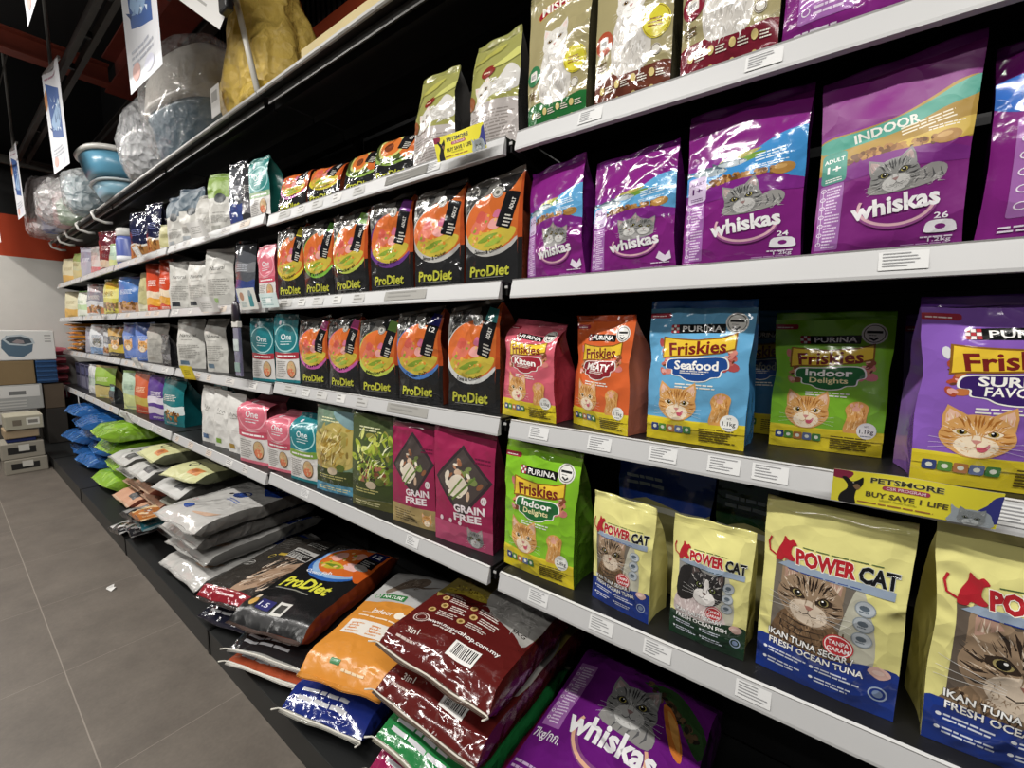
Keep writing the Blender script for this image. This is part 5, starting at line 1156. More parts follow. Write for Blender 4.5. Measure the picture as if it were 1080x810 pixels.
# ---- the bays further along
far = [
 ('S2', 'f_dark', -1.495, .085, .27, .06, 'dark grey narrow pouch beside the pale-footed teal pouch'),
 ('S2', 'f_clear', -1.62, .11, .30, .06, 'tall smoky clear pouch on the top food shelf'),
 ('S2', 'nat_top_lime', -1.81, .165, .29, .085, 'pale grey pouch with lime green top'),
 ('S2', 'nat_tan', -2.01, .150, .225, .08, 'plain tan-grey pouch left of the lime-topped pouch'),
 ('S2', 'nat_top_slate', -2.22, .165, .295, .09, 'pale pouch with slate blue top, right one of two'),
 ('S2', 'nat_top_slate', -2.47, .165, .30, .09, 'pale pouch with slate blue top, left one of two'),
 ('S2', 'f_beige', -2.66, .10, .17, .06, 'small beige pouch between the slate-topped and navy pouches'),
 ('S2', 'f_navy_brown', -2.90, .15, .33, .08, 'navy pouch with brown kibble foot, nearer of two'),
 ('S2', 'f_navy_brown', -3.24, .17, .33, .08, 'navy pouch with brown kibble foot, farther of two'),
 ('S2', 'f_palegreen', -3.92, .12, .20, .06, 'small pale green pouch just beyond the blue canister'),
 ('S2', 'f_maroon', -4.14, .18, .32, .08, 'dark maroon pouch high on the far top food shelf'),
 ('S2', 'f_pinkwhite', -4.52, .22, .25, .10, 'white pouch with pink stripe on the far top food shelf'),
 ('S2', 'f_lilac', -4.92, .18, .28, .10, 'grey-lilac pouch on the far top food shelf'),
 ('S2', 'f_olive', -5.34, .20, .27, .10, 'olive and tan pouch next to the last cream pouch, top food shelf'),
 ('S2', 'f_cream', -5.78, .24, .26, .12, 'cream pouch last in line on the top food shelf'),
 ('S3', 'f_clear', -1.56, .13, .29, .07, 'smoky clear pouch with navy foot, second food shelf'),
 ('S3', 'nat_green', -1.86, .175, .285, .09, 'pale grey pouch with soft green tag, third bay'),
 ('S3', 'nat_navy', -2.15, .185, .255, .09, 'rumpled pale grey pouch with dark tag, nearer of two'),
 ('S3', 'nat_navy', -2.43, .175, .275, .09, 'pale grey pouch with dark tag beside the orange pouches'),
 ('S3', 'f_orange_red', -2.70, .130, .31, .07, 'bright orange pouch, nearer of the orange pair'),
 ('S3', 'f_orange_red', -2.94, .140, .31, .07, 'bright orange pouch, farther of the orange pair'),
 ('S3', 'f_beige', -3.18, .12, .27, .08, 'pale olive pouch between orange and blue pouches'),
 ('S3', 'f_blue', -3.58, .24, .27, .12, 'big bulging blue pouch on the second food shelf'),
 ('S3', 'f_yellow', -4.10, .24, .29, .11, 'crinkled yellow pouch beyond the bulging blue one'),
 ('S3', 'f_snow', -4.66, .25, .28, .11, 'silvery pouch with orange foot, second food shelf'),
 ('S3', 'f_lime', -5.24, .22, .25, .12, 'white pouch with bright green side'),
 ('S3', 'f_cream', -5.78, .24, .27, .12, 'cream pouch last in line on the second food shelf'),
 ('S4', 'nat_blue', -1.98, .175, .28, .14, 'grey pouch with slate tag and wide dark side, nearest the teal pouches'),  # side gussets are a darker grey than the front
 ('S4', 'nat_blue', -2.36, .20, .28, .12, 'grey pouch with slate tag, left of the wide-sided one'),
 ('S4', 'nat_tan', -2.98, .24, .26, .12, 'plain pale grey pouch with pointed corner beside the blue pair'),
 ('S4', 'f_cornflower', -3.30, .17, .27, .12, 'cornflower blue pouch, nearer of the blue pair'),
 ('S4', 'f_cornflower', -3.66, .18, .27, .12, 'cornflower blue pouch, farther of the blue pair'),
 ('S4', 'f_yellowblack', -4.06, .18, .25, .08, 'black and yellow cat pouch on the third food shelf'),
 ('S4', 'f_snow', -4.36, .14, .21, .08, 'small silvery pouch beside the black and yellow one'),
 ('S4', 'f_whitecat', -4.70, .22, .26, .09, 'white pouch with blue foot and grey cat'),
 ('S4', 'f_lilac', -5.04, .18, .24, .09, 'greyish lilac pouch beyond the white cat pouch'),
 ('S5', 'nat_white_gold', -1.665, .150, .29, .07, 'white pouch with gold tag beside the big pink pouch'),
 ('S5', 'nat_white_green', -1.830, .150, .295, .07, 'white pouch with green tag, middle of the white trio'),
 ('S5', 'nat_white_blue', -2.00, .165, .30, .075, 'white pouch with blue tag, left of the white trio'),
 ('S5', 'f_teal', -2.64, .22, .30, .14, 'wide teal pouch with squared side on the lowest food shelf'),
 ('S5', 'f_purple', -2.90, .19, .30, .09, 'violet and white pouch beside the wide teal pouch'),
 ('S5', 'f_orange', -3.26, .22, .30, .12, 'orange pouch with yellow band beside the violet one'),
 ('S5', 'f_palegreen', -3.56, .17, .29, .09, 'pale mint pouch beyond the orange one'),
 ('S5', 'f_brown', -4.04, .22, .25, .09, 'brown pouch behind the small smoky pouch'),
 ('S5', 'f_grass', -4.42, .25, .28, .11, 'grass green and tan pouch on the lowest food shelf'),
 ('S5', 'f_gift', -4.80, .22, .27, .10, 'white pouch with pale green band, beside the navy boxes')]
for i, (sh, dsg, x, W, H, D, lab) in enumerate(far):
    yf = .03 if dsg != 'f_brown' else .13
    wh = dsg.startswith('nat_white')
    row(sh, dsg, x, W*(1.0 if wh else 1.12), H, D*.85, lab, yf=yf+.02, seed=100+i, yaw=8 if wh else 15+(-1)**i*4, lean=.01)
row('S5', 'f_smoke', -4.02, .16, .15, .06, 'small smoky pouch standing in front of the brown pouch', seed=180)
row('S5', 'f_teal', -2.24, .17, .31, .10, 'dark teal pouch pushed back behind the white trio', yf=.18, seed=181)
row('S4', 'f_dark', -2.70, .16, .19, .06, 'small dark boxlike pouch beside the pointed grey pouch', seed=182)

# ------------------------------------------------------------------ sacks lying on the base deck
def sack(design, x, y, z, W, L, D, label, yaw=0., seed=0, group=None, cat='pet food sack', name='pet_food_sack', tip=0., pile=None, base=DECK+.0045, **k):
    """lies on its back: foot end toward the aisle at x, y; z is its underside"""
    o = bag(design, x, y, z+D*.62, W, L, D, label, group, cat=cat, name=name, seed=seed, rot=(math.radians(-90+tip), 0, math.radians(yaw)), **k)
    if pile: settle(o, pile, base)
    return o
sack('whiskas_big', .278, -.205, DECK+.035, .37, .58, .13, 'purple 7kg cat sack lying at the front of the base deck', yaw=0, pile='purple', seed=1, tip=6)
sack('sk_magenta', -.085, -.250, DECK, .30, .50, .040, 'magenta sack at the bottom of the maroon stack', yaw=2, pile='maroon', seed=2)
sack('sk_green', -.085, -.235, DECK+.056, .30, .50, .050, 'green sack under the two maroon sacks', yaw=1, pile='maroon', seed=3)
sack('sk_petshop', -.095, -.210, DECK+.125, .345, .57, .064, 'maroon sack second from the top, barcode on its front end', yaw=1, pile='maroon', seed=4, group='maroon kibble sacks')
sack('sk_petshop', -.095, -.185, DECK+.222, .365, .57, .074, 'maroon sack on top of its stack, showing the round white fur', yaw=2, pile='maroon', seed=5, group='maroon kibble sacks')
sack('sk_navy', -.435, -.275, DECK, .285, .53, .060, 'royal blue sack squashed under the orange sack', yaw=16, pile='orange', seed=6)
sack('sk_orange', -.405, -.232, DECK+.083, .285, .55, .078, 'orange and grey sack with the white picture strip', yaw=17, pile='orange', seed=7)
sack('sk_rust', -.770, -.285, DECK, .30, .52, .028, 'rust red sack at the bottom under the big black sack', yaw=18, pile='black', seed=8)
sack('sk_black', -.775, -.270, DECK+.040, .30, .52, .028, 'plain black sack between the rust sack and the big black sack', yaw=20, pile='black', seed=9)
sack('sk_prodiet', -.795, -.262, DECK+.080, .312, .56, .066, 'big black sack with blue-rimmed orange bowl and orange side', yaw=18, pile='black', seed=10)
sack('sk_ink', -1.13, -.265, DECK, .28, .50, .040, 'ink dark sack under the red-ended sack', yaw=15, pile='ink', seed=11)
sack('sk_label', -1.13, -.262, DECK+.056, .285, .52, .062, 'charcoal sack with red end strip and beige figures', yaw=17, pile='ink', seed=12)
gk = ('lowest of the white and grey sacks', 'second lowest of the white and grey sacks', 'second highest white and grey sack', 'top white and grey sack with the blue corner patch')
for k in range(4):
    sack('sk_grey', -1.655-.02*((k*7) % 3), -.262+.02*((k*5) % 3), DECK+.075*k, .40, .58, .050, gk[k]+(', flattened at the bottom' if k == 0 else '' if k == 3 else ', sagging in its stack'), yaw=3+2*(k % 2), pile='grey', seed=20+k, group='white and grey sacks')
ck = (('sk_stone', 'stone grey sack lowest in the olive stack'), ('sk_moss', 'mossy grey sack second from bottom of the olive stack'), ('sk_moss', 'mossy grey sack third in the olive stack'), ('sk_stone', 'stone grey sack just under the olive sack'), ('sk_olive', 'olive and cream sack with orange print on top of its stack'))
for k, (d_, l_) in enumerate(ck):
    sack(d_, -2.14+.015*((k*4) % 3)+(.06 if k == 4 else 0), -.168+.02*((k*2) % 3), DECK+.08*k, .33, .53, .052, l_, yaw=2+3*(k % 2)+(8 if k == 4 else 0), pile='olive', seed=30+k)
for k in range(5):
    sack('sk_peach' if k < 3 else ('sk_stone' if k == 3 else 'sk_olive'), -2.55+.02*((k*3) % 2), -.205+.03*((k*2) % 3), DECK+.085*k, .34, .53, .056, ('peach sack at the bottom beside the dark pouch heap', 'peach sack second from the bottom of its stack', 'peach sack third up with crumpled end', 'stone sack above the peach sacks', 'pale yellow-green sack topping the peach stack')[k], yaw=-2+3*(k % 2), pile='peach', seed=40+k)
for k in range(4):
    sack('sk_stone' if k > 1 else 'sk_peach', -2.96, -.20+.03*((k*2) % 3), DECK+.085*k, .34, .53, .056, ('peach sack at the bottom next to the lime sacks', 'peach sack second up next to the lime sacks', 'grey sack third up next to the lime sacks', 'grey sack topping the column next to the lime sacks')[k], yaw=1, pile='stone', seed=50+k)
for k in range(4):
    sack('sk_lime', -3.46+.03*(k % 2), -.215+.03*((k*2) % 3), DECK+.112*k, .44, .53, .077, ('lime green sack at the bottom of the lime stack', 'lime green sack second from the bottom', 'lime green sack second from the top', 'lime green sack on top of the lime stack')[k], yaw=(-1)**k*3, pile='lime', seed=60+k, wr=2.6, seal=.012, endround=.26, group='lime green sacks')
for k in range(4):
    for q in range(2):
        sack('sk_azure', -4.22-.60*q+.03*(k % 2), -.19+.03*((k*2+q) % 3), DECK+.108*k, .50, .50, .069, ('bottom', 'second', 'third', 'top')[k]+(' azure blue sack in the nearer blue column' if q == 0 else ' azure blue sack in the farther blue column'), yaw=(-1)**(k+q)*4, pile='azure%d' % q, seed=70+k+5*q, wr=2.6, seal=.012, endround=.26, group='azure blue sacks')
# heap of small glossy pouches at the foot of the olive stack
for i, (d_, x, y, dz, yw, l_) in enumerate((('po_silver', -2.42, -.30, .012, 35, 'silver and black pouch hanging over the deck edge in the heap'), ('po_black', -2.26, -.28, .008, -20, 'black pouch at the front of the small pouch heap'), ('po_mixed', -2.36, -.22, .05, 60, 'dark mottled pouch on top of the small pouch heap'),
        ('po_red', -2.18, -.25, .045, 100, 'dark red pouch in the small pouch heap'), ('po_cyan', -2.06, -.27, .040, 20, 'cyan pouch in the small pouch heap'), ('po_black', -2.10, -.30, .004, -50, 'black pouch under the cyan pouch'), ('po_amber', -1.98, -.29, .010, 70, 'amber pouch beside the white and grey sacks'))):
    sack(d_, x, y+.05, DECK+dz, .105, .17, .022, l_, yaw=90+(yw % 40-20)*.5, pile='heap', seed=90+i, cat='pet treat pouch', name='treat_pouch', group='heap of small pouches')
# ------------------------------------------------------------------ other goods on the shelves
m = MB(); m.lathe([(.0, .0), (.078, .0), (.082, .01), (.082, .03), (.080, .20), (.07, .225)], '#5566b4', 24)
t = thing('canister', 'blue plastic canister with white lid on the top food shelf', 'canister', (-3.70, .13, zs('S2', -3)+.001))
m.build('canister_body', 'plastic', t, True); m = MB(); m.lathe([(.0, .225), (.072, .225), (.076, .235), (.076, .27), (.07, .285), (.0, .287)], '#cfcfca', 24); m.build('lid', 'plastic', t, True)
m = MB(); m.lathe([(.0835, .035), (.0825, .08), (.0835, .08), (.0845, .035)], '#d8d8dc', 24); m.build('label_band', 'paper', t, True)
for i, (x, l_) in enumerate(((-5.10, 'navy carton nearest the white pouch, lowest food shelf'), (-5.36, 'navy carton in the middle of three'), (-5.62, 'navy carton at the far end of the lowest food shelf'))):
    t = thing('carton', l_, 'box', (x, .14, zs('S5', -5)+.001), group='navy cartons')
    m = MB(); m.bbox(-.115, .115, -.1, .1, 0, .25, '#5a5870', .004); m.build('box_body', 'card', t)
    m = MB(); m.box(-.1, .1, -.1012, -.1, .13, .24, '#2a2a48'); m.box(-.1, .1, -.1012, -.1, .02, .12, '#77758a')
    for q in range(4): m.box(-.085+.045*q, -.06+.045*q, -.1016, -.1012, .15, .22, '#6a6a94')
    m.box(.115, .1162, -.09, .09, .13, .24, '#2a2a48'); m.box(.115, .1162, -.09, .09, .02, .12, '#77758a'); m.build('printed_panel', 'paper', t)
# stack of small amber bags at the end of the third food shelf, red ones by the wall
for k in range(7):
    sack('po_orange', -5.62+.012*(k % 2), .00+.01*(k % 3), zs('S4', -5)+.003, .30, .30, .024, ('lowest', 'second', 'third', 'fourth', 'fifth', 'sixth', 'topmost')[k]+' amber bag in the stack at the far shelf end', yaw=(-1)**k*3, seed=200+k, pile='amber', base=zs('S4', -5)+.003, cat='pet food bag', name='stacked_bag', group='stacked amber bags')
for k in range(2):
    sack('po_silver', -5.30, .02+.02*k, zs('S4', -5)+.001+.05*k, .2, .24, .03, ('cream and silver bag lying under another beside the amber stack', 'cream and silver bag lying on top beside the amber stack')[k], yaw=6*k, pile='silver', base=zs('S4', -5)+.003, seed=210+k, cat='pet food bag', name='stacked_bag')
# dark clip strip hanging from the second food shelf
t = thing('hanging_strip', 'dark strip pack hanging from the shelf rail beside the teal pouches', 'hanging pack', (-1.425, -.036, 1.335))
m = MB(); m.bbox(-.028, .028, -.006, .006, -.30, -.09, '#6d6a86', .003); m.bbox(-.026, .026, -.008, -.0062, -.19, -.14, '#b8c4c4', .001); m.bbox(-.026, .026, -.008, -.0062, -.28, -.24, '#7a9a94', .001); m.build('pack', 'film_gloss', t)
m = MB(); m.bbox(-.03, .03, -.009, .009, -.09, -.065, '#cfcbc4', .002); m.build('white_tag', 'paper', t)
m = MB(); m.lathe([(.0, -.065), (.028, -.065), (.03, -.03), (.027, .0), (.018, .018), (.0, .024)], '#2a2430', 14, 0, 0, 1, .45); m.build('hood', 'plastic', t, True)
# paper cards along the rails
def card(name, label, x, y, z, w_, h_, art, tilt=18., yaw=0., cat='shelf card', curl=.006, key=None, mat='paper'):
    n1, n2 = 10, 6
    G = np.array([[((i/n1-.5)*w_, -.5*curl*math.cos(i/n1*7)*(j/n2), (j/n2)*h_) for i in range(n1+1)] for j in range(n2+1)])
    N_ = np.zeros_like(G); N_[..., 1] = -1
    V = [tuple(p) for r in G for p in r]; F = []; c = []
    for j in range(n2):
        for i in range(n1): a = j*(n1+1)+i; F += [(a, a+1, a+n1+2), (a, a+n1+2, a+n1+1)]; c += [art.base]*2
    b0 = len(V); V += [(p[0], p[1]+.0008, p[2]) for p in V]; F += [tuple(reversed([i+b0 for i in f])) for f in F[:]]; c += ['#d8d6d0']*len(c)
    v, f, cc = art_cut(key or name, art, n1, n2); P = lay_on(v, G, N_, n1, n2, .00012); b = len(V); V += list(map(tuple, P)); F += [tuple(i+b for i in q) for q in f]; c += cc
    o = place(name, mkmesh(name, V, F, c), mat, None, (x, y, z), (math.radians(tilt), 0, math.radians(yaw)))
    return tag(o, label, cat)
def talker(second=True):
    A = Art(.32, '#fbee30')
    A.curve([(.86, .10), (.9, .16), (.93, .20), (.96, .27), (1.02, .28), (1.02, .05), (.86, .06)], '#3a3f96', 3)
    A.rect(-.01, -.01, .16, .31, '#fcf038'); A.curve([(-.01, .25), (.1, .24), (.13, .31), (-.01, .32)], '#9a2a4a', 3)
    A.curve([(.06, 0), (.06, .08), (.10, .14), (.10, .19), (.06, .25), (.09, .26), (.13, .22), (.17, .24), (.20, .27), (.205, .21), (.19, .17), (.165, .13), (.16, .06), (.165, 0)], '#1c1c1e', 3); A.curve([(.14, .18), (.17, .20), (.19, .17), (.17, .14)], '#8a6a4a', 3); A.ell(.14, .21, .006, .006, '#d8d0c0', 8)
    A.text('PETSMORE', .47, .255, .045, '#3a3a2c', .44, .03, out='#f0e890', outw=.03)
    A.rect(.33, .175, .62, .215, '#b8405c', .018); A.text('CSR PROGRAM', .475, .195, .026, '#f4dce0', .24, .015)
    A.text('BUY SAVE 1 LIFE', .48, .12, .045, '#5a5030', .50, .03); A.bars(.32, .07, .62, .09, 2, '#8a8030', fill=.3); A.bars(.18, .03, .66, .045, 1, '#b0703a', fill=.8, rag=.02)
    A.curve([(.74, .0), (.75, .08), (.74, .16), (.78, .13), (.86, .14), (.94, .13), (.97, .08), (.97, .0)], '#a9b4bc', 3); A.cat(.86, .06, .075, 'bluegrey', furn=60)
    return A
TK = talker()
card('shelf_talker', 'yellow shelf card with dog and grey cat on the right-hand rail', .722, -.022, .988, .170, .054, TK, tilt=14, yaw=2, key='talker')
card('shelf_talker', 'yellow shelf card on the top food rail under the olive cat bag', -.125, -.020, 1.652, .155, .052, TK, tilt=14, yaw=2, key='talker')
LF = Art(.8, '#d8d8d0'); LF.rect(.55, .1, .8, .6, '#3a8a90', .05); LF.ell(.2, .5, .1, .16, '#b88a70'); LF.bars(.1, .1, .5, .3, 4, '#9ab4b4'); LF.ell(.67, .6, .1, .12, '#8a98a0')
LF2 = Art(.6, '#cfe0de'); LF2.bars(.1, .1, .9, .5, 4, '#9ab8b8'); LF2.rect(.3, .2, .6, .4, '#eef2f0')
card('leaflet', 'white and teal leaflet clipped on the rail below the pink pouch', -1.30, -.030, 1.318, .13, .085, LF, tilt=10, yaw=6, key='lf')
card('leaflet', 'pale mint leaflet lying on the rail below the yellow-rimmed pouch', -1.12, -.030, 1.320, .13, .055, LF2, tilt=8, yaw=2, key='lf2')
YC = Art(.75, '#dcc41c'); YC.bars(.2, .25, .8, .55, 3, '#8a7a14'); YC.rect(-.01, -.01, 1.01, .1, '#c8a818')
card('price_card', 'bright yellow price card on the rail under the grey pouches', -2.06, -.030, .975, .11, .075, YC, tilt=14, yaw=10, key='yc')
WC = Art(.6, '#dcdad6'); WC.bars(.15, .15, .8, .45, 4, '#a9a7a2')
for i, (x, z, l_) in enumerate(((-1.72, zs('S3', -2)-.03, 'crumpled white price card below the clear pouch'), (-1.78, zs('S2', -2)-.03, 'curled white price card under the lime-topped pouch'), (-3.14, zs('S5', -3)-.03, 'curled white price card under the orange pouch'), (-2.98, zs('S4', -3)-.03, 'white price card under the pointed grey pouch'), (-2.76, zs('S2', -3)-.03, 'white price card in front of the nearer navy pouch'), (-3.9, zs('S3', -3)-.03, 'white price card in front of the bulging blue pouch'))):
    card('price_card', l_, x, -.030+(YF['S5']-.008 if 'orange' in l_ else 0), z, .14, .07, WC, tilt=16, yaw=12-4*i, key='wc', curl=.02)

# ------------------------------------------------------------------ on top of the shelving
TOP = 2.1335
t = thing('plank', 'long cream plank lying along the top shelf edge', 'plank', (-.35, .09, TOP))
m = MB(); m.bbox(-.58, .95, -.06, .06, 0, .062, '#c9b684', .004); m.build('plank_body', 'card', t); m = MB(); m.bbox(-.582, .952, -.0615, -.058, .02, .03, '#a8966a', .001); m.build('edge_band', 'card', t)
# yellow net bundle
t = thing('net_bundle', 'mustard yellow net bundle with white pole on the top shelf', 'net bundle', (-1.50, .20, TOP))
bm = MB(); bm.lathe([(.0, .0), (.24, .0), (.27, .04), (.275, .10), (.27, .17), (.255, .25), (.235, .32), (.215, .39), (.20, .46), (.17, .52), (.13, .57), (.14, .61), (.08, .66), (.0, .67)], '#d6b450', 90, 0, 0, 1.0, .62)
for i, p_ in enumerate(bm.v):                        # hanging pleats and creases of the netting
    an = math.atan2(p_.y/.62, p_.x); k = min(1, p_.z*7)
    pl = .035*abs(math.sin(an*4.5+2.2*noise.noise(Vector((p_.z*5, an, 1)))))+.09*noise.noise(Vector((p_.x*6, p_.y*6, p_.z*5)))
    bm.v[i] = Vector((p_.x*(1+2.4*pl*k), p_.y*(1+2.4*pl*k), p_.z+.02*k*noise.noise(p_*9)))
bm.crumple(.022, 13, 3, lambda p: min(1, p.z*6)); bm.build('net_body', 'mesh_cloth', t, True)
m = MB(); m.tube([(.02, -.17, .62), (.27, -.185, .012)], .011, '#dcd8cc', 10); m.build('pole', 'plastic', t, True)
m = MB(); m.box(-.14, -.05, -.2005, -.199, .02, .14, '#e4e2de'); m.box(-.13, -.07, -.2011, -.2005, .08, .12, '#a9a7a2'); m.build('paper_label', 'paper', t)
m = MB(); m.lathe([(.0, .012), (.09, .012), (.11, .04), (.08, .09), (.0, .10)], '#c8a63a', 20, .12, -.13, 1.2, .5); m.crumple(.02, 12, 2); m.build('net_tail', 'mesh_cloth', t, True)
# black rack head with a white paper sheet
t = thing('sign_holder', 'black clip holder with a tilted white paper sheet above the net', 'sign', (-1.31, -.06, 2.43))
m = MB(); m.bbox(.0, .07, -.015, .015, -.03, .12, '#1b1b1c', .008); m.bbox(.02, .05, -.01, .01, .1, .30, '#1d1d1e', .006); m.bbox(-.03, .03, -.02, .0, .06, .09, '#161617', .006); m.build('holder', 'plastic', t)
A_ = Art(.62, '#dcdad6'); A_.bars(.12, .12, .85, .5, 6, '#a3a19c')
o = card('paper_sheet', None, -.20, -.025, -.03, .33, .2, A_, tilt=0, key='sheet'); o.parent = t; o.rotation_euler = (0, math.radians(36), math.radians(20)); o.location = (-.15, -.05, .03)
for k in ('label', 'category'):
    if k in o: del o[k]
# wrapped covered litter boxes
def litterbox(x, y, s, label, yaw, seed):
    t = thing('litter_box', label, 'litter box', (x, y, TOP), (0, 0, math.radians(yaw)))
    m = MB(); m.lathe([(.0, .0), (.20*s, .0), (.225*s, .03), (.25*s, .17*s), (.262*s, .185*s), (.262*s, .20*s), (.0, .20*s)], '#5f8296', 40, 0, 0, 1.12, .80, 1.5); m.build('base_tray', 'plastic', t, True)
    m = MB(); m.lathe([(.0, .2*s), (.265*s, .2*s), (.262*s, .23*s), (.25*s, .33*s), (.21*s, .42*s), (.14*s, .475*s), (.0, .49*s)], '#e2dcd2', 40, 0, 0, 1.12, .85, 1.5); m.build('hood', 'plastic', t, True)
    m = MB(); m.lathe([(.0, .004), (.22*s, .004), (.26*s, .08), (.285*s, .2*s), (.28*s, .34*s), (.23*s, .45*s), (.13*s, .51*s), (.0, .525*s)], '#e6e6e6', 48, 0, 0, 1.12, .85, 1.4); m.crumple(.018, 14, seed, lambda p: 1 if p.z > .03 else .2); m.build('plastic_wrap', 'clear_wrap', t, True)
    return t
litterbox(-2.26, .24, 1.2, 'plastic wrapped domed litter box with blue base beside the net', 8, 1)
t = thing('wrapped_bundle', 'crumpled clear plastic bundle left of the domed litter box', 'wrapped bundle', (-2.89, .13, TOP))
m = MB(); m.lathe([(.0, .0), (.14, .0), (.18, .08), (.19, .22), (.16, .36), (.1, .43), (.0, .45)], '#b9bcc0', 40, 0, 0, 1, .9); m.crumple(.04, 8, 4, lambda p: min(1, p.z*5)); m.build('contents', 'plastic', t, True)
m = MB(); m.lathe([(.0, .004), (.16, .004), (.205, .1), (.215, .24), (.18, .4), (.10, .48), (.0, .50)], '#e9e9ea', 48, 0, 0, 1, .9); m.crumple(.04, 11, 6, lambda p: min(1, p.z*5)); m.build('plastic_wrap', 'frosted_wrap', t, True)
def basin(x, y, z, r, h, label, c='#5fa3c4', rim='#d8d6d0'):
    t = thing('basin', label, 'basin', (x, y, z))
    m = MB(); m.lathe([(.0, .0), (r*.78, .0), (r*.84, .02), (r*.98, h*.82), (r*.95, h*.82), (r*.80, .03), (.0, .02)], c, 40, 0, 0, 1.25, 1, 1.35); m.build('tub', 'plastic', t, True)
    m = MB(); m.lathe([(r*.95, h*.8), (r*1.03, h*.8), (r*1.06, h*.9), (r*1.0, h), (r*.93, h*.98), (r*.93, h*.82)], rim, 40, 0, 0, 1.25, 1, 1.35); m.build('rim', 'plastic', t, True)
    return t
basin(-3.45, .08, TOP+.105, .225, .17, 'sky blue basin with white rim, upper one of the two on top')
basin(-3.49, .12, TOP, .20, .10, 'wrapped pale blue basin under the white-rimmed one', '#86b6cc', '#c9d4d8')
t = thing('wrapped_bundle', 'frosted plastic bundle of pale basins beside the sky blue basin', 'wrapped bundle', (-4.22, .06, TOP))
m = MB(); m.lathe([(.0, .0), (.13, .0), (.16, .05), (.18, .17), (.17, .26), (.0, .27)], '#9fbfcc', 36); m.build('contents', 'plastic', t, True)
m = MB(); m.lathe([(.0, .003), (.15, .003), (.19, .06), (.20, .18), (.19, .29), (.11, .33), (.0, .34)], '#e8eaea', 44); m.crumple(.03, 10, 8, lambda p: min(1, p.z*5)); m.build('plastic_wrap', 'frosted_wrap', t, True)
t = thing('wrapped_bundle', 'plastic bundle with pink and green goods on the far top shelf', 'wrapped bundle', (-4.86, .08, TOP))
for (cx, cy, r, h, c, nm) in ((-.1, -.05, .13, .30, '#d8a8ac', 'pink_goods'), (.12, -.06, .12, .2, '#b4d0b0', 'green_goods'), (0, .12, .13, .26, '#d4d2cc', 'white_goods')):
    m = MB(); m.lathe([(0, 0), (r*.9, 0), (r, .03), (r, h*.8), (r*.7, h), (0, h)], c, 24, cx, cy); m.crumple(.02, 11, 9+r, lambda p: min(1, p.z*5)); m.build(nm, 'plastic', t, True)
m = MB(); m.lathe([(.0, .003), (.24, .003), (.29, .06), (.29, .25), (.22, .36), (.0, .38)], '#ecebea', 44); m.crumple(.03, 10, 12, lambda p: min(1, p.z*5)); m.build('plastic_wrap', 'frosted_wrap', t, True)
t = thing('carrier_bag', 'large clear bag of grey and blue goods at the far end of the top shelf', 'plastic bag', (-5.62, .02, TOP))
m = MB(); m.bbox(-.2, .12, -.12, .14, .0, .34, '#8a8488', .05, 3); m.crumple(.05, 6, 14, lambda p: min(1, p.z*6)); m.build('grey_goods', 'plastic', t, True)
m = MB(); m.bbox(.14, .24, -.14, -.02, .0, .30, '#3a56b4', .03, 3); m.crumple(.02, 9, 15, lambda p: min(1, p.z*6)); m.build('blue_goods', 'plastic', t, True)
m = MB(); m.bbox(-.25, .02, -.15, -.10, .02, .14, '#d0aeb0', .02, 3); m.build('pink_goods', 'plastic', t, True)
m = MB(); m.lathe([(0, .003), (.30, .003), (.32, .05), (.31, .3), (.27, .48), (.2, .54), (0, .545)], '#e4dede', 44, 0, 0, 1.05, .68, 1.5); m.crumple(.035, 8, 16, lambda p: min(1, p.z*5)); m.build('clear_bag', 'frosted_wrap', t, True)

# ------------------------------------------------------------------ hanging posters
def poster_art(k):
    A = Art(1.55, '#d9dade'); A.poly([(.1, 1.40), (.85, 1.15), (.85, .42), (.2, .55)], '#31589c'); A.curve([(.2, .75), (.4, .95), (.7, 1.05), (.8, .75), (.5, .6)], '#8fb0d4', 3); A.strokes(20, lambda r: (r.uniform(.2, .8), r.uniform(.55, 1.1), r.uniform(0, 3)), ['#d8e4f0', '#1f3f7a', '#7a9ac4'], .15, .05)
    A.curve([(.0, 1.2), (.12, 1.3), (.12, 1.05), (.0, 1.0)], '#b8763a', 3); A.bars(.15, .22, .9, .38, 3, '#a9acb8'); A.bars(.1, 1.44, .9, 1.5, 1, '#b48a9c'); A.ell(.25, .15, .12, .08, '#d8a49a'); A.ell(.65, .12, .15, .07, '#cfd0e0')
    return A
PA = poster_art(0)
def poster(x, y, z, w_, h_, yaw, label, rod=1.0, tip=0):
    t = thing('hanging_poster', label, 'poster', (x, y, z), (0, math.radians(tip), math.radians(yaw)))
    o = card('poster_sheet', None, 0, 0, 0, w_, h_, PA, tilt=0, key='poster', curl=.02); o.parent = t
    for k in ('label', 'category'):
        if k in o: del o[k]
    m = MB(); m.box(-w_/2, w_/2, -.006, .006, h_-.004, h_+.014, '#8a8884'); m.tube([(0, 0, h_+.01), (0, 0, h_+rod)], .010, '#6f6d69', 8); m.build('hanging_rod', 'plastic', t)
poster(-1.73, -.20, 2.25, .385, .66, 2, 'large white and blue hanging poster nearest the domed litter box', .9)
poster(-3.55, -.215, 2.28, .37, .62, 4, 'white hanging poster below the red cross beam', 1.0)
poster(-5.45, -.24, 2.25, .36, .60, 2, 'narrow looking white hanging poster left of the basins', 1.0)
poster(-5.98, -.37, 2.05, .34, .60, 4, 'white hanging poster against the red wall band', 1.2)
poster(-1.95, -.47, 2.47, .40, .62, 0, 'white hanging poster with only its corner at the top left', .9)
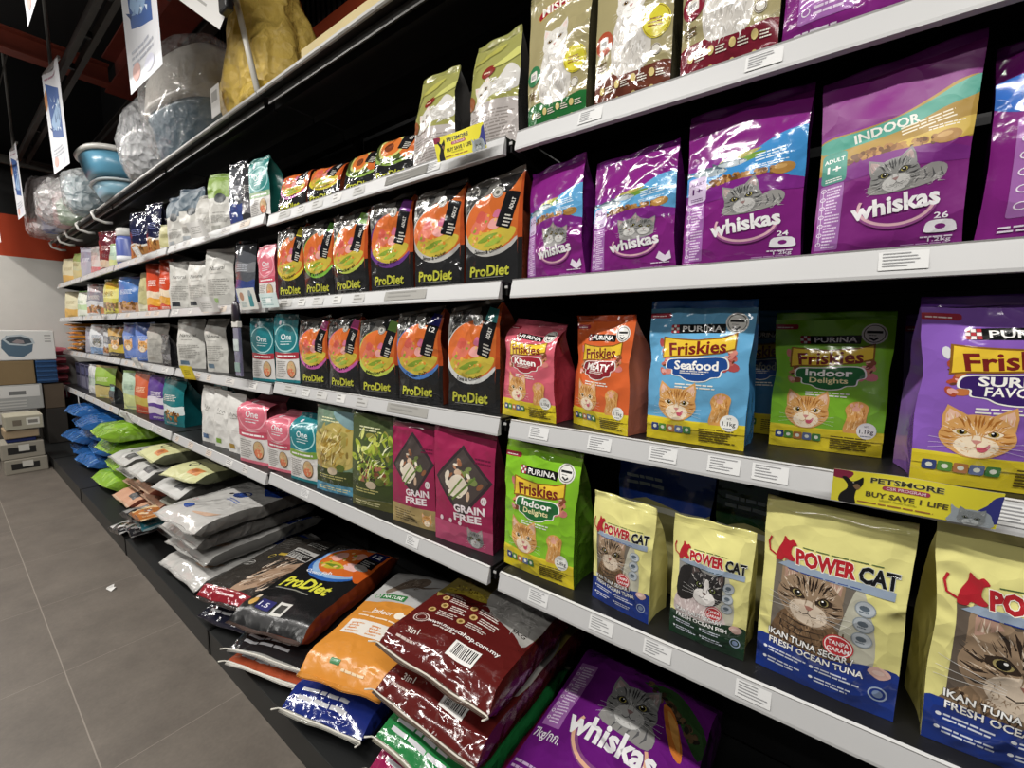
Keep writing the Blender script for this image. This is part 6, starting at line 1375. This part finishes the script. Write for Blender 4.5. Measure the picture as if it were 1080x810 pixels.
for i, (x, y) in enumerate(((-2.9, -.52), (-2.4, .10), (-3.2, .12), (-2.6, -.62))):
    m = MB(); m.tube([(x, y, 2.75 if i in (0, 3) else 3.0), (x, y, 4.0)], .009, '#57544f', 8); m.box(x-.03, x+.03, y-.03, y+.03, 3.985, 4.0, '#4a4844')
    tag(m.build('hanger_rod', 'plastic'), ('thin ceiling rod with flat top plate at upper left', 'thin ceiling rod behind the large poster', 'thin ceiling rod inside the red beam corner', 'thin ceiling rod at the left frame edge')[i], 'rod')

# ------------------------------------------------------------------ cartons stacked by the far wall
def carton(x0, y0, y1, z0, z1, c, label, dx=.34, panel=None, name='carton', cat='box'):
    t = thing(name, label, cat, (x0-dx/2, (y0+y1)/2, z0)); w_ = (y1-y0)/2
    m = MB(); m.bbox(-dx/2, dx/2, -w_, w_, 0, z1-z0-.002, c, .006); m.build('box_body', 'card', t)
    if panel:
        m = MB(); panel(m, dx/2, w_, z1-z0); m.build('printed_panel', 'paper', t)
    return t
def p_tray(m, x, w_, h):     # a picture of a grey litter tray on white board
    e = x+.0012
    def pl(pts, c, k): m.add([(e+k*.0006, y*w_, z*h) for y, z in pts], [tuple(range(len(pts)))], c)
    pl([(-.98, .03), (.98, .03), (.98, .97), (-.98, .97)], '#d3d1cd', 0)
    pl([(-.42, .42), (-.26, .16), (.10, .10), (.36, .30), (.42, .62), (.12, .84), (-.26, .82), (-.40, .66)], '#4a6274', 1)
    pl([(-.38, .70), (-.24, .82), (.12, .86), (.40, .74), (.46, .56), (.18, .48), (-.22, .52)], '#aeb8bd', 2)
    pl([(-.30, .69), (-.20, .77), (.10, .80), (.33, .71), (.38, .58), (.16, .53), (-.18, .57)], '#3d4750', 3)
    pl([(-.14, .60), (.0, .70), (.16, .66), (.18, .56), (.0, .55)], '#8a7f80', 4)
    for k in range(3): pl([(.72, .6+.1*k), (.9, .6+.1*k), (.9, .65+.1*k), (.72, .65+.1*k)], '#a09e9a', 1)
def p_text(c1, c2):
    def f(m, x, w_, h):
        e = x+.0012
        m.add([(e, -.95*w_, .5*h), (e, .95*w_, .5*h), (e, .95*w_, .95*h), (e, -.95*w_, .95*h)], [(0, 1, 2, 3)], c1)
        for k in range(3): m.add([(e+.0006, y*w_, z*h) for y, z in ((-.5+.45*k, .6), (-.2+.45*k, .6), (-.2+.45*k, .75), (-.5+.45*k, .75))], [(0, 1, 2, 3)], c2)
        for k in range(3): m.add([(e+.0006, y*w_, z*h) for y, z in ((-.9, .12+.11*k), (.7, .12+.11*k), (.7, .17+.11*k), (-.9, .17+.11*k))], [(0, 1, 2, 3)], '#b8b6b0')
    return f
def p_crate(m, x, w_, h):
    e = x+.001; m.add([(e, -.7*w_, .3*h), (e, .6*w_, .3*h), (e, .6*w_, .72*h), (e, -.7*w_, .72*h)], [(0, 1, 2, 3)], '#1e1c1a'); m.add([(e+.0006, -.2*w_, .45*h), (e+.0006, .3*w_, .45*h), (e+.0006, .3*w_, .85*h), (e+.0006, -.2*w_, .85*h)], [(0, 1, 2, 3)], '#c4c0b6')
def p_tag(m, x, w_, h):
    e = x+.001; m.add([(e, .1*w_, .3*h), (e, .8*w_, .3*h), (e, .8*w_, .8*h), (e, .1*w_, .8*h)], [(0, 1, 2, 3)], '#cfcabc'); m.add([(e+.0006, .2*w_, .42*h), (e+.0006, .7*w_, .42*h), (e+.0006, .7*w_, .66*h), (e+.0006, .2*w_, .66*h)], [(0, 1, 2, 3)], '#77726a'); m.add([(e, -.6*w_, .3*h), (e, -.15*w_, .3*h), (e, -.15*w_, .7*h), (e, -.6*w_, .7*h)], [(0, 1, 2, 3)], '#6a5f50')
carton(-4.85, -.56, -.31, 0, .125, '#8f887a', 'beige slotted crate on the floor, bottom of the low pile', .3, p_crate, 'crate', 'crate')
carton(-4.87, -.57, -.32, .126, .265, '#8f887a', 'beige slotted crate standing on the floor crate', .3, p_crate, 'crate', 'crate')
carton(-4.90, -.53, -.36, .266, .30, '#25306a', 'dark blue carton flap layer between crate and tan cartons', .22)
carton(-4.88, -.54, -.34, .301, .375, '#9c8668', 'tan carton under the labelled carton in the low pile', .26)
carton(-4.86, -.53, -.31, .376, .495, '#a09a86', 'beige carton with white label topping the low pile', .28, p_tag)
carton(-5.50, -.92, -.31, 0, .34, '#4a4640', 'dark carton on the floor behind the low crate pile', .5)
carton(-5.50, -.92, -.33, .341, .465, '#b4b0a8', 'pale carton under the grey-white printed carton', .4)
carton(-5.49, -.95, -.235, .466, .705, '#9a9a96', 'grey and white printed carton below the brown one', .42, p_text('#c9c7c2', '#6a6a68'))
carton(-5.52, -.225, -.08, DECK+.003, .45, '#2e2a26', 'dark tall carton beside the blue sacks', .34)
carton(-5.52, -.225, -.085, .451, .695, '#57493a', 'dark brown carton beneath the blue crate', .34)
carton(-5.50, -.95, -.268, .706, .93, '#7c6644', 'plain brown carton below the white litter tray carton', .42)
t = thing('crate', 'navy blue ribbed plastic crate beside the brown carton', 'crate', (-5.67, -.19, .706))
m = MB(); m.bbox(-.17, .17, -.07, .07, 0, .222, '#1f3f68', .008); m.build('crate_body', 'plastic', t)
m = MB()
for k in range(5): m.bbox(.17, .178, -.07, .07, .02+.045*k, .035+.045*k, '#2a5080', .002)
m.build('ribs', 'plastic', t)
carton(-5.50, -.60, -.115, .932, 1.215, '#cfcdc8', 'white carton printed with a grey litter tray, topmost of the pile', .42, p_tray)
for k in range(6):
    o = bag('po_pink', -6.015, -.10+.01*(k % 2), .51+.098*k, .24, .26, .066, ('lowest', 'second', 'third', 'fourth', 'fifth', 'topmost')[k]+' dusky pink bag stacked between cartons and shelf end', 'stacked dusky pink bags', rot=(math.radians(-90), 0, math.radians(90+3*(-1)**k)), seed=220+k, name='stacked_bag', wr=.6); settle(o, 'pink', .467)
carton(-6.02, -.22, .03, 0, .465, '#3a342e', 'dark carton on the floor carrying the dusky pink bags', .25)
# scrap of paper on the tiles
m = MB(); m.add([(-.03, -.012, .001), (.0, -.02, .008), (.03, -.008, .001), (.02, .012, .01), (-.005, .008, .003), (-.028, .014, .007)], [(0, 1, 4, 5), (1, 2, 3, 4)], '#d8d6d2')
m.add([(-.03, -.012, .0004), (.0, -.02, .007), (.03, -.008, .0004), (.02, .012, .009), (-.005, .008, .002), (-.028, .014, .006)], [(5, 4, 1, 0), (4, 3, 2, 1)], '#c8c6c2')
o = tag(m.build('paper_scrap', 'paper', None, False, (-2.05, -.41, .0)), 'crumpled white paper scrap on the floor tiles', 'scrap of paper')
